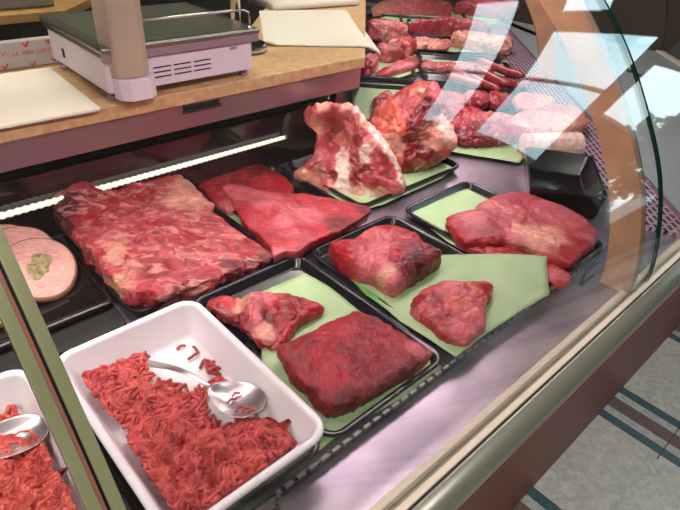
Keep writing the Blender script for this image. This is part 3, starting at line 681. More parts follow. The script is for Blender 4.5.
# M5 front steak
meat('beef_steak', m_lean2, [(0.3864, 0.513), (0.402, 0.5101), (0.4301, 0.5071), (0.4857, 0.5047), (0.5492, 0.4938), (0.5675, 0.4424), (0.5683, 0.3956), (0.574, 0.3538), (0.567, 0.3472), (0.526, 0.3462), (0.4885, 0.348), (0.4578, 0.3504), (0.4128, 0.3538), (0.3852, 0.3604), (0.3687, 0.3765), (0.369, 0.4037), (0.3733, 0.444), (0.3796, 0.4837)], .05,
  'thick dark red beef steak with visible grain at the front of the left tray', lo=.012, mf=.62, p=4,
  seeds=[(0.41, 0.4825, 'r'), (0.4943, 0.4822, 'R'), (0.5419, 0.46, 'r'), (0.5521, 0.4118, 'R'), (0.5586, 0.3627, 'P'), (0.467, 0.4296, 'r'), (0.426, 0.4416, 'R'), (0.3863, 0.4534, 'r'), (0.4071, 0.3976, 'R'), (0.4649, 0.3829, 'r'), (0.5206, 0.3697, 'r'), (0.3781, 0.4084, 'r'), (0.3993, 0.3658, 'D'), (0.4592, 0.3528, 'D'), (0.5203, 0.3467, 'D'), (0.3691, 0.3863, 'r'), (0.4543, 0.3986, 'r')], amp=(.005, .0018), crease=.003, N=200, sseed=5)
# M6 chunk with dark cut end
meat('beef_chunk', m_lean, [(0.6329, 0.6635), (0.6408, 0.656), (0.6641, 0.6451), (0.7382, 0.6551), (0.7781, 0.6398), (0.7957, 0.6165), (0.7983, 0.576), (0.7889, 0.5372), (0.7907, 0.5099), (0.7896, 0.4988), (0.7609, 0.4968), (0.718, 0.4938), (0.6778, 0.4942), (0.6424, 0.4923), (0.6325, 0.5187), (0.6281, 0.5518), (0.6166, 0.5842), (0.6203, 0.6222)], .078,
  'rounded red beef chunk with a dark maroon cut end', lo=.012, mf=.5, p=3,
  seeds=[(0.6217, 0.6215, 'R'), (0.6577, 0.6185, 'R'), (0.7114, 0.6265, 'P'), (0.7608, 0.618, 'R'), (0.7706, 0.5823, 'R'), (0.7743, 0.5388, 'r'), (0.6782, 0.5716, 'P'), (0.6434, 0.5754, 'P'), (0.6234, 0.5934, 'R'), (0.6393, 0.5436, 'P'), (0.6414, 0.517, 'F'), (0.6444, 0.5005, 'P'), (0.6889, 0.5402, 'R'), (0.71, 0.5328, 'r'), (0.7314, 0.5251, 'D'), (0.7673, 0.5153, 'D'), (0.7141, 0.5193, 'K'), (0.757, 0.5156, 'D'), (0.6818, 0.5093, 'D'), (0.7731, 0.5027, 'D')], amp=(.005, .0015), crease=.003, N=190, sseed=6, warp=.006)
# M7 small chunk
meat('beef_chunk', m_wet, [(0.6281, 0.4417), (0.6444, 0.4515), (0.6598, 0.4597), (0.7022, 0.4632), (0.7362, 0.4514), (0.7709, 0.4244), (0.7948, 0.4062), (0.801, 0.3909), (0.7721, 0.3728), (0.7488, 0.3663), (0.6992, 0.3358), (0.6513, 0.3242), (0.629, 0.3303), (0.62, 0.3527), (0.6192, 0.378), (0.6236, 0.4131)], .056,
  'small rounded red beef chunk alone at the front of the large green paper', lo=.013, mf=.45,
  seeds=[(0.6492, 0.4421, 'r'), (0.683, 0.4436, 'M'), (0.7283, 0.4267, 'P'), (0.7503, 0.3981, 'O'), (0.7202, 0.3859, 'P'), (0.6875, 0.3942, 'O'), (0.7707, 0.38, 'R'), (0.6378, 0.4097, 'M'), (0.6412, 0.3885, 'r'), (0.6321, 0.4237, 'P'), (0.6554, 0.3673, 'R'), (0.6761, 0.3487, 'P'), (0.6424, 0.3422, 'P'), (0.6321, 0.3661, 'R'), (0.723, 0.3614, 'P'), (0.6348, 0.4127, 'R'), (0.6663, 0.4207, 'r')], amp=(.005, .0015), crease=.002, sseed=7)
# M8 broad slab and rolled flap
meat('beef_slab', m_lean, [(0.9303, 0.6028), (0.97, 0.6015), (1.0112, 0.5891), (1.0607, 0.6003), (1.1333, 0.5913), (1.1772, 0.5804), (1.1924, 0.5429), (1.199, 0.4889), (1.2011, 0.4269), (1.1789, 0.3805), (1.1513, 0.3523), (1.0915, 0.3376), (1.0439, 0.3366), (0.9993, 0.331), (0.9827, 0.3572), (0.9775, 0.4022), (0.9577, 0.4504), (0.9111, 0.4912), (0.8862, 0.52), (0.9034, 0.5658)], .055,
  'broad smooth pinkish-red beef slab with a pale fat seam, front row at the right', lo=.012, mf=.5, p=3,
  seeds=[(0.9271, 0.5742, 'R'), (0.9498, 0.5525, 'P'), (1.0271, 0.5556, 'P'), (1.1082, 0.5428, 'M'), (1.1237, 0.4729, 'P'), (1.1384, 0.4169, 'P'), (1.1285, 0.3653, 'M'), (1.0542, 0.4696, 'M'), (0.9886, 0.5028, 'M'), (0.999, 0.459, 'F'), (1.0211, 0.4221, 'F'), (1.0357, 0.3815, 'F'), (0.9785, 0.4644, 'P'), (1.0644, 0.3591, 'R'), (1.1192, 0.351, 'P'), (0.9134, 0.5234, 'R'), (0.9413, 0.4924, 'r'), (1.0202, 0.3552, 'R')], amp=(.004, .0013), crease=.002, N=190, sseed=8)
meat('rolled_flap', m_wet, [(0.8941, 0.5477), (0.9334, 0.5434), (0.9473, 0.4979), (0.971, 0.4513), (0.9816, 0.4096), (0.9866, 0.3724), (0.9858, 0.3329), (0.9737, 0.3167), (0.9383, 0.3147), (0.9233, 0.3322), (0.9135, 0.3944), (0.9031, 0.4602), (0.8914, 0.516)], .033,
  'rolled raw red strip tucked along the front of the broad slab', lo=.012, mf=.5, p=2.4,
  seeds=[(0.8959, 0.5368, 'R'), (0.9073, 0.4941, 'M'), (0.9344, 0.4638, 'R'), (0.9455, 0.4224, 'r'), (0.9625, 0.373, 'R'), (0.9532, 0.3326, 'P'), (0.9401, 0.3222, 'R')], amp=(.005, .002), crease=.006, sseed=9)
# M9 rib piece, standing
meat('rib_piece', m_fat, [(-0.1199, 0.177), (-0.1071, 0.1999), (-0.0569, 0.2155), (-0.0209, 0.22), (0.0075, 0.205), (0.0427, 0.1745), (0.0861, 0.14), (0.1201, 0.089), (0.1421, 0.0552), (0.1438, 0.0279), (0.1042, 0.0091), (0.0603, -0.021), (0.0221, -0.0219), (-0.0122, -0.0142), (-0.0708, 0.0027), (-0.1246, 0.023), (-0.1286, 0.0404), (-0.1069, 0.0587), (-0.0876, 0.0989), (-0.0854, 0.1552), (-0.1135, 0.1612)], .03,
  'standing raw rib piece with white bone and cream fat hollow', lo=-.075, mf=.72, p=4, frame=((0.875, 0.875, 0.0), (0.581, -0.8139, 0.0), (0.1969, 0.1405, 0.9703), (-0.7898, -0.5637, 0.2419)), undercut=.12,
  ctrl=[(-0.115, 0.1777, 0.02), (-0.082, 0.1961, 0.035), (-0.022, 0.2083, 0.03), (-0.0454, 0.1533, -0.045), (-0.0252, 0.1271, -0.04), (-0.054, 0.1159, -0.03), (0.0233, 0.1743, 0.025), (0.0364, 0.1283, 0.02), (0.0756, 0.1096, 0.02), (0.1201, 0.0544, 0.025), (-0.0163, 0.0467, 0.02), (-0.0248, 0.0072, 0.035), (-0.1054, 0.0412, 0.035), (0.0626, 0.0205, 0.02), (-0.0728, 0.051, 0.01), (0.0007, 0.1595, 0.01), (0.086, 0.1231, 0.035), (-0.0824, 0.1242, 0.015)],
  seeds=[(-0.1123, 0.1752, 'P'), (-0.0974, 0.2004, 'M'), (-0.0738, 0.208, 'F'), (-0.0433, 0.2164, 'M'), (-0.0121, 0.2157, 'F'), (-0.0792, 0.163, 'F'), (-0.0757, 0.1278, 'P'), (-0.0566, 0.1824, 'M'), (-0.0358, 0.1687, 'L'), (-0.0477, 0.1435, 'Q'), (-0.0222, 0.1775, 'P'), (-0.01, 0.1557, 'L'), (-0.0315, 0.1291, 'L'), (-0.0127, 0.1364, 'F'), (0.0005, 0.1897, 'M'), (0.0151, 0.1684, 'M'), (0.0208, 0.1409, 'Q'), (0.0307, 0.1775, 'F'), (-0.0082, 0.223, 'W'), (0.0075, 0.2113, 'W'), (0.0235, 0.1973, 'W'), (0.0396, 0.1832, 'W'), (0.0557, 0.1691, 'W'), (0.0719, 0.1549, 'W'), (0.0852, 0.145, 'W'), (0.0968, 0.1301, 'W'), (0.1085, 0.115, 'W'), (0.1179, 0.0996, 'W'), (0.1274, 0.0841, 'W'), (0.1396, 0.0664, 'W'), (-0.0063, 0.2073, 'M'), (0.0097, 0.1932, 'M'), (0.0283, 0.1585, 'M'), (0.044, 0.1488, 'P'), (0.0636, 0.1087, 'M'), (0.0744, 0.1006, 'M'), (0.0906, 0.0884, 'M'), (0.1048, 0.0905, 'M'), (0.0773, 0.0422, 'Q'), (0.0958, 0.05, 'M'), (0.117, 0.0728, 'M'), (0.0391, 0.0712, 'Q'), (0.0554, 0.0588, 'M'), (-0.0759, 0.1799, 'P'), (-0.0659, 0.153, 'P'), (-0.0776, 0.1467, 'F'), (-0.0851, 0.174, 'F'), (0.0469, 0.1255, 'W'), (0.0404, 0.1006, 'W'), (0.0552, 0.1362, 'F'), (0.076, 0.1248, 'M'), (0.0933, 0.1033, 'Q'), (0.0769, 0.0816, 'M'), (0.1078, 0.069, 'Q'), (0.0599, 0.0619, 'Q'), (0.1235, 0.0443, 'P'), (0.0889, 0.0291, 'F'), (0.0623, 0.0048, 'W'), (-0.0435, 0.1033, 'M'), (-0.0617, 0.0861, 'P'), (-0.0898, 0.0648, 'Q'), (-0.0683, 0.0505, 'B'), (-0.0452, 0.0712, 'M'), (-0.0176, 0.0924, 'W'), (-0.01, 0.0689, 'W'), (-0.0068, 0.0396, 'W'), (0.004, 0.011, 'W'), (0.0044, 0.1148, 'P'), (0.0193, 0.0927, 'Q'), (-0.03, 0.0461, 'Q'), (-0.0484, 0.0284, 'P'), (-0.1026, 0.0379, 'F'), (-0.0734, 0.0246, 'F'), (-0.1134, 0.0439, 'F'), (-0.0333, 0.0053, 'F'), (0.0251, 0.0444, 'Q'), (0.036, 0.0159, 'F')],
  amp=(.006, .003), warp=.003, crease=.004, N=210, sharp=4, sseed=10)
# M10 big joint
meat('shoulder_joint', m_fat, [(-0.1134, 0.0519), (-0.0915, 0.1017), (-0.0767, 0.1398), (-0.0513, 0.1759), (-0.0054, 0.2161), (0.0362, 0.2427), (0.0825, 0.2494), (0.1061, 0.2287), (0.116, 0.1733), (0.1474, 0.1348), (0.1631, 0.0972), (0.1394, 0.0553), (0.1004, 0.0249), (0.0448, -0.0048), (-0.0145, -0.0325), (-0.07, -0.0245)], .055,
  'big rounded joint with orange-red fat cover behind the rib piece', lo=-.11, mf=.62, p=2.6, frame=((1.06, 0.885, 0.0), (0.6606, -0.7507, 0.0), (0.3053, 0.2687, 0.9135), (-0.6858, -0.6035, 0.4067)), undercut=.10,
  ctrl=[(-0.047, 0.1374, 0.05), (0.0245, 0.2085, 0.05), (0.0684, 0.174, 0.05), (0.0089, 0.1165, 0.07), (0.0648, 0.0956, 0.035), (0.1158, 0.1136, 0.055), (0.0463, 0.0275, 0.04), (0.1225, 0.0616, 0.045), (-0.0383, 0.0592, 0.05)],
  seeds=[(-0.0613, 0.1476, 'O'), (-0.0251, 0.1765, 'O'), (-0.0021, 0.204, 'R'), (0.0371, 0.2252, 'O'), (0.0723, 0.2334, 'R'), (0.0957, 0.2129, 'P'), (0.0147, 0.1726, 'R'), (-0.0083, 0.1448, 'O'), (0.0316, 0.1843, 'M'), (-0.0315, 0.1169, 'O'), (-0.0464, 0.0843, 'F'), (-0.0149, 0.0873, 'F'), (0.0025, 0.1201, 'O'), (0.0143, 0.0641, 'F'), (-0.065, 0.1085, 'R'), (0.0042, 0.0368, 'O'), (0.0566, 0.1509, 'r'), (0.0838, 0.184, 'D'), (0.1011, 0.1704, 'K'), (0.0676, 0.1673, 'D'), (0.0389, 0.1236, 'D'), (0.0374, 0.0924, 'D'), (0.0359, 0.0609, 'r'), (0.0615, 0.0687, 'D'), (0.0786, 0.1427, 'D'), (0.0992, 0.1447, 'B'), (0.1167, 0.1309, 'W'), (0.1348, 0.1121, 'W'), (0.1482, 0.0901, 'F'), (0.1083, 0.1147, 'L'), (0.1064, 0.0886, 'F'), (0.074, 0.1166, 'B'), (0.0892, 0.0583, 'D'), (0.1117, 0.0474, 'B'), (0.0724, 0.0225, 'B'), (0.0415, 0.0141, 'D'), (0.135, 0.0706, 'O'), (0.1134, 0.1562, 'F')],
  amp=(.006, .003), warp=.005, crease=.002, N=200, sharp=3.5, sseed=11)
lb = MB().add([(1.1155, 0.8769, 0.2168), (1.1241, 0.8659, 0.215), (1.1292, 0.8663, 0.2241), (1.1205, 0.8774, 0.2259), (1.1145, 0.876, 0.2174), (1.1231, 0.865, 0.2156), (1.1281, 0.8654, 0.2247), (1.1195, 0.8765, 0.2266)], [(0, 1, 2, 3), (4, 7, 6, 5), (0, 4, 5, 1), (1, 5, 6, 2), (2, 6, 7, 3), (3, 7, 4, 0)]).build('paper_tag', PAPER)
tag(lb, 'tiny white tag lying on top of the big rounded joint', 'tag')
# M11.. further pieces
def q(*a): return [*a]
meat('meat_strip', m_wet, [(1.3708, 1.2647), (1.4059, 1.2867), (1.4925, 1.3182), (1.4952, 1.2956), (1.4611, 1.2567), (1.366, 1.2024), (1.2945, 1.184)], .04, 'small twisted red meat strip on green paper behind the big joint', lo=.012, seeds=[(1.393, 1.2638, 'M'), (1.4783, 1.2985, 'P'), (1.3989, 1.2348, 'D')], N=90, amp=(.004, .002), sseed=12)
meat('wet_cut', m_wet, [(1.4123, 1.0178), (1.4902, 1.0587), (1.5691, 1.0251), (1.5725, 0.9552), (1.6142, 0.906), (1.6472, 0.8305), (1.6716, 0.7626), (1.6099, 0.7456), (1.4776, 0.7851), (1.3955, 0.8152), (1.326, 0.8811), (1.3475, 0.9534)], .06,
  'long wet dark-red cut on green paper left of the netted roast', lo=.012, seeds=[(1.43, 1.0057, 'r'), (1.4992, 0.9812, 'R'), (1.4904, 0.9139, 'P'), (1.5488, 0.88, 'L'), (1.6148, 0.8107, 'L'), (1.3894, 0.9134, 'R'), (1.4338, 0.8662, 'D'), (1.3426, 0.8919, 'D'), (1.4773, 0.8075, 'R'), (1.5609, 0.8077, 'M'), (1.4732, 0.8461, 'r')], amp=(.010, .004), crease=.008, N=170, sseed=13)
meat('wet_cut', m_pale, [(1.5528, 0.8598), (1.6834, 0.8613), (1.823, 0.828), (1.8574, 0.7698), (1.7816, 0.6994), (1.6743, 0.6864), (1.5765, 0.7337), (1.5271, 0.8097)], .075, 'pale pink plastic-wrapped cut lying above the netted roast', lo=.03, seeds=[(1.6138, 0.8522, 'L'), (1.7361, 0.8158, 'P'), (1.7765, 0.7453, 'L'), (1.6471, 0.7587, 'F')], N=110, amp=(.006, .002), sseed=14)
meat('diced_cut', m_wet, [(1.6886, 1.1246), (1.7458, 1.1393), (1.7888, 1.0991), (1.7382, 1.0427), (1.6712, 1.0229), (1.6188, 1.057)], .045, 'squarish bright red cut beside the sausages, left one', lo=.012, seeds=[(1.6932, 1.0994, 'R'), (1.7037, 1.0552, 'M'), (1.655, 1.0476, 'r')], N=90, amp=(.006, .002), sseed=15)
meat('diced_cut', m_wet, [(1.76, 1.0664), (1.8223, 1.0915), (1.8454, 1.0504), (1.8353, 1.0058), (1.7398, 0.9783), (1.7017, 1.0149)], .045, 'squarish bright red cut beside the sausages, right one', lo=.012, seeds=[(1.7737, 1.0483, 'R'), (1.7771, 1.0083, 'r')], N=90, amp=(.006, .002), sseed=16)
meat('pink_cut', m_pale, [(1.8091, 0.9973), (1.8992, 1.0167), (1.9557, 0.9546), (1.9437, 0.8985), (1.8382, 0.8669), (1.7506, 0.9244)], .045, 'pale pink fatty cut between the red cuts and the air grille', lo=.012, seeds=[(1.8419, 0.967, 'L'), (1.8669, 0.9014, 'F')], N=90, amp=(.006, .002), sseed=17)
meat('dark_cut', m_wet, [(1.5854, 1.1651), (1.6472, 1.1827), (1.6737, 1.1401), (1.662, 1.0915), (1.5739, 1.0403), (1.5126, 1.0692)], .05, 'dark red cut just behind the white-tagged joint', lo=.012, seeds=[(1.588, 1.129, 'D'), (1.611, 1.09, 'M')], N=90, amp=(.006, .002), sseed=18)
# pale shoulder, sausage-like roll and round piece in the tray by the ivory paper
meat('pale_joint', m_fat, [(1.7804, 1.6539), (1.8307, 1.6668), (1.9391, 1.6989), (2.0544, 1.6871), (2.0473, 1.6558), (1.9762, 1.6181), (1.8506, 1.5865), (1.7816, 1.6267), (1.7896, 1.6708)], .085, 'pale pinkish shoulder joint with a fat cap, next to the ivory paper', lo=.012, seeds=[(1.8002, 1.6362, 'P'), (1.9047, 1.6656, 'F'), (1.921, 1.6262, 'L'), (1.9869, 1.6364, 'R'), (1.8982, 1.6239, 'r'), (1.8267, 1.6425, 'D'), (1.9673, 1.6356, 'R')], N=120, amp=(.010, .003), sseed=19)
meat('round_cut', m_wet, [(1.6052, 1.6173), (1.6562, 1.6446), (1.7043, 1.6353), (1.7102, 1.5811), (1.6967, 1.5568), (1.6008, 1.5065), (1.5617, 1.5451)], .07, 'rounded dark pink cut tight against the worktop corner', lo=.012, seeds=[(1.5932, 1.5728, 'M'), (1.6425, 1.554, 'P'), (1.6045, 1.5403, 'r')], N=100, amp=(.009, .004), crease=.008, sseed=20)
meat('meat_roll', m_wet, [(1.6075, 1.4866), (1.6884, 1.5175), (1.8319, 1.5621), (1.9514, 1.5827), (1.9113, 1.5236), (1.8397, 1.4757), (1.7359, 1.4703), (1.6338, 1.4567)], .04, 'long red meat roll in front of the pale shoulder joint', lo=.012, p=2.2, mf=.5, seeds=[(1.655, 1.4795, 'R'), (1.7568, 1.4931, 'P'), (1.8881, 1.5371, 'r')], N=100, amp=(.004, .002), sseed=21)
# folded pink slices in a row
SL = [(1.8825, 1.4392), (1.9124, 1.4052), (1.9541, 1.3806), (1.9839, 1.3465), (2.0261, 1.3215), (2.056, 1.2875)]
for k, (x, y) in enumerate(SL):
    o_ = meat('folded_slice', m_wet, [(x + .045 * math.cos(t) * .9 + .0, y + .04 * math.sin(t)) for t in np.linspace(0, 2 * PI, 11)[:-1]], .045, 'folded pink raw slice in the row on pale green paper, ' + ['nearest the server side', 'second from the server side', 'third from the server side', 'fourth from the server side', 'fifth from the server side', 'closest to the air grille'][k], group='folded slices in the far tray', lo=.013, seeds=[(x, y, 'P'), (x + .03, y, 'M'), (x - .03, y, 'L'), (x, y + .03, 'R')], N=60, amp=(.006, .003), sseed=22 + k)
# sausages
def sausage(pts, r, m, label):
    P = catmull([tuple(p) for p in pts], 22, False); n = len(P)
    rr = [r * min(1, .55 + 5 * min(i, n - 1 - i) / n) for i in range(n)]
    o = MB().tube([tuple(map(float, p)) for p in P], rr, 12).build('sausage', m, smooth=True, loc=(float(P[n // 2][0]), float(P[n // 2][1]), float(P[:, 2].min() - r)))
    return tag(o, label, 'sausage', 'raw sausages in the angled section')
m_s1 = mat('sausage_dark', (190, 74, 78), .25, coat=.3, var=.25, vscale=60, bump=.3, bscale=80)
m_s2 = mat('sausage_pale', (206, 112, 112), .25, coat=.3, var=.2, vscale=60, bump=.3, bscale=80)
sausage([(1.8332, 1.3114, 0.03), (1.8436, 1.2458, 0.03), (1.8571, 1.18, 0.03), (1.8845, 1.1348, 0.03)], .016, m_s2, 'pale pink sausage, leftmost and lowest of the sausages')
sausage([(1.9369, 1.2543, 0.06), (1.8878, 1.163, 0.06), (1.886, 1.0975, 0.055), (1.9234, 1.0605, 0.055)], .018, m_s1, 'dark red sausage lying uppermost of the pile')
sausage([(1.901, 1.2511, 0.035), (1.8631, 1.1578, 0.035), (1.855, 1.0803, 0.035)], .016, m_s1, 'dark red sausage underneath the uppermost one')
sausage([(2.0781, 1.3436, 0.05), (2.0714, 1.2672, 0.045), (2.0564, 1.18, 0.045), (2.0498, 1.1034, 0.05)], .016, m_s1, 'red sausage farthest back in the pile')
sausage([(1.9475, 1.0957, 0.03), (2.0201, 1.0792, 0.03), (2.1077, 1.0803, 0.035), (2.1662, 1.0712, 0.04)], .014, m_s2, 'pale sausage curling toward the air grille')
sausage([(1.9195, 1.3847, 0.03), (1.8953, 1.3158, 0.035), (1.8676, 1.2373, 0.04)], .014, m_s2, 'short pale sausage behind the lowest one')
# pale lumps and long cuts at the far end
for k, (x, y, c_) in enumerate([(2.1597, 1.7058) + ('L',), (2.2066, 1.6596) + ('P',), (2.3558, 1.62) + ('L',), (2.378, 1.5657) + ('F',), (2.4, 1.5121) + ('L',), (2.4216, 1.4592) + ('F',)]):
    meat('pale_lump', m_pale, [(x + .07 * math.cos(t), y + .055 * math.sin(t)) for t in np.linspace(0, 2 * PI, 9)[:-1]], .08 if k > 1 else .045, 'pale pink raw lump in the tray beyond the folded slices, ' + ['leftmost', 'second from left', 'third from left', 'third from right', 'second from right', 'rightmost'][k], group='pale lumps in a far tray', lo=.013, seeds=[(x, y, c_), (x + .05, y, 'P'), (x - .05, y, 'F')], N=60, amp=(.012, .004), sseed=40 + k)
meat('long_cut', m_wet, [(2.2866, 1.9222), (2.322, 1.9153), (2.4876, 1.8884), (2.5835, 1.7663), (2.6551, 1.6849), (2.5839, 1.677), (2.4646, 1.7879), (2.3259, 1.8842)], .09, 'long dusky pink cut lying crosswise at the far end', lo=.012, seeds=[(2.299, 1.859, 'R'), (2.4209, 1.7984, 'M'), (2.5353, 1.6951, 'P'), (2.4099, 1.8134, 'r')], N=120, amp=(.010, .004), sseed=50)
meat('long_cut', m_pale, [(2.0462, 1.9846), (2.1034, 1.9852), (2.1325, 1.8738), (2.1741, 1.8276), (2.1455, 1.8193), (2.0688, 1.8644), (2.0194, 1.9257)], .10, 'pinkish fatty cut right behind the ivory paper edge', lo=.012, seeds=[(2.0467, 1.9271, 'M'), (2.0941, 1.8402, 'P'), (2.0748, 1.8483, 'L')], N=110, amp=(.010, .004), sseed=51)
meat('long_cut', m_pale, [(2.3999, 2.293), (2.4877, 2.291), (2.7203, 2.2268), (2.8569, 2.0974), (2.8474, 2.1063), (2.6489, 2.2246), (2.4621, 2.2861)], .10, 'pale pink cut at the top edge of the view', lo=.012, seeds=[(2.4276, 2.2233, 'L'), (2.593, 2.1506, 'P'), (2.783, 2.1223, 'M')], N=110, amp=(.010, .004), sseed=52)
meat('long_cut', m_wet, [(2.9238, 2.1228), (3.0275, 2.1), (3.31, 2.0372), (3.3273, 1.9298), (3.1106, 1.8867), (2.9707, 2.0734)], .10, 'red cut at the top edge of the view beside the pale one', lo=.012, seeds=[(2.9122, 2.0104, 'M'), (3.1478, 1.9597, 'P')], N=110, amp=(.010, .004), sseed=53)

# net-wrapped roast
nr = thing('netted_roast', (1.5847, 0.7077, 0.0), 'pale fat-wrapped roast tied in netting, by the air grille', 'roast')
a0_ = Vector((1.4507, 0.7395, 0.035)); a1_ = Vector((1.627, 0.6354, 0.035)); ax = (a1_ - a0_); Lr = ax.length; axn = ax.normalized()
pts = []; rr = []
for i in range(61):
    t = i / 60; pts.append(a0_ + ax * t); e = min(t, 1 - t)
    rr.append(.036 * min(1, math.sqrt(max(0, 1 - (1 - min(e / .10, 1)) ** 2)) + .04) * (1 - .07 * abs(math.cos(t * PI * 6)) ** 8))
m_net = meatmat('netted_fat', fat=.4, fcol=(246, 226, 206), fscale=30, ang=0, stretch=1, fthr=.5, dark=.15)
ro = MB().tube(pts, rr, 40).build('roast_body', m_net, nr, smooth=True)
ca = ro.data.color_attributes.new('Col', 'FLOAT_COLOR', 'POINT')
cc = []
for v in ro.data.vertices:
    t = (v.co - a0_).dot(axn) / Lr
    c_ = PAL['R'] if t > .965 else PAL['W'] * .55 + PAL['F'] * .45 if t > .12 else PAL['L']
    cc += [float(c_[0]), float(c_[1]), float(c_[2]), 1]
ca.data.foreach_set('color', cc)
net = MB()
b1 = axn.orthogonal().normalized(); b2 = axn.cross(b1)
for k in range(7):
    t = .1 + .8 * k / 6
    ring = [a0_ + ax * t + (b1 * math.cos(a_) + b2 * math.sin(a_)) * .0352 for a_ in np.linspace(0, 2 * PI, 25)]
    net.tube(ring, .0009, 5, cap=False)
for k in range(8):
    a_ = 2 * PI * k / 8; net.tube([a0_ + ax * t + (b1 * math.cos(a_) + b2 * math.sin(a_)) * .0362 for t in np.linspace(.08, .92, 20)], .0008, 5)
net.build('netting', mat('net_string', (236, 226, 214), .6), nr)

# stuffed roast slices on the smoky plate
m_st = mat('herb_stuffing', (104, 106, 52), .6, col2=(188, 160, 118), vscale=130, bump=.6, bscale=90)
m_rind = mat('roast_rind', (150, 100, 78), .5, var=.2, vscale=50)
def slice_(c, r, zb, tilt, label, sx=1.0):
    t = thing('roast_slice', (c[0], c[1], zb), label, 'roast slice', 'stuffed roast slices on the smoky plate')
    rnd = random.Random(int(c[0] * 1000)); ph = rnd.random() * 6
    def out(k, s_): a_ = 2 * PI * k / 48; q = r * s_ * (1 + .035 * math.sin(2 * a_ + ph) + .02 * math.sin(3 * a_)); return q * math.cos(a_) * sx, q * math.sin(a_)
    def P(x, y, z): return (c[0] + x, c[1] + y, zb + z + x * tilt[0] + y * tilt[1] + abs(tilt[0]) * r * sx + abs(tilt[1]) * r)
    mb = MB(); v = []
    prof = [(.93, 0), (.99, .002), (.995, .006), (.97, .0095), (.93, .0105), (.5, .0108)]
    for s_, z in prof: v += [P(*out(k, s_), z) for k in range(48)]
    f = [(i * 48 + k, i * 48 + (k + 1) % 48, (i + 1) * 48 + (k + 1) % 48, (i + 1) * 48 + k) for i in range(5) for k in range(48)] + [tuple(range(48)), tuple(range(240, 288))]
    o = mb.add(v, f).build('meat_disc', m_ham, t, smooth=True)
    ca = o.data.color_attributes.new('Col', 'FLOAT_COLOR', 'POINT')
    ca.data.foreach_set('color', list(s2l((222, 164, 152))) * len(o.data.vertices))
    mb = MB(); v = []
    for s_, z in [(1.0, .0005), (1.02, .003), (1.015, .008), (.985, .0100), (.97, .0098), (.99, .005)]: v += [P(*out(k, s_), z) for k in range(48)]
    mb.add(v, [(i * 48 + k, i * 48 + (k + 1) % 48, ((i + 1) % 6) * 48 + (k + 1) % 48, ((i + 1) % 6) * 48 + k) for i in range(6) for k in range(48)])
    tag(mb.build('rind', m_rind, t, smooth=True), 'brown outer rind')
    mb = MB(); v = [P(0, 0, .0122)]
    for j in (1, 2, 3):
        for k in range(28):
            a_ = 2 * PI * k / 28; q = r * .14 * j * (1 + .30 * math.sin(2 * a_ + ph + .6) + .12 * math.sin(5 * a_))
            v.append(P(q * math.cos(a_) * sx * .9, q * math.sin(a_) * 1.0, .0118 if j < 3 else .0104))
    f = [(0, 1 + k, 1 + (k + 1) % 28) for k in range(28)] + [(1 + j * 28 + k, 29 + j * 28 + k, 29 + j * 28 + (k + 1) % 28, 1 + j * 28 + (k + 1) % 28) for j in (0, 1) for k in range(28)]
    tag(mb.add(v, f).build('herb_stuffing', m_st, t, smooth=True), 'green herb stuffing')
sx_, sy_ = (0.1777, 0.924)
slice_((sx_ - .075, sy_ + .092), .050, .016, (-.06, .22), 'stuffed roast slice farthest back on the smoky plate, mostly hidden')
slice_((sx_ - .020, sy_ + .099), .052, .016, (-.05, .46), 'stuffed roast slice third from the front with its round edge showing')
slice_((sx_ - .012, sy_ + .062), .061, .016, (-.06, .42), 'stuffed roast slice right behind the frontmost one')
slice_((sx_, sy_), .061, .016, (-.08, .42), 'frontmost round stuffed roast slice with large green herb centre')
slice_((sx_ - .085, sy_ - .035), .050, .016, (-.1, .42), 'stuffed roast slice at the left edge beside the metal post')

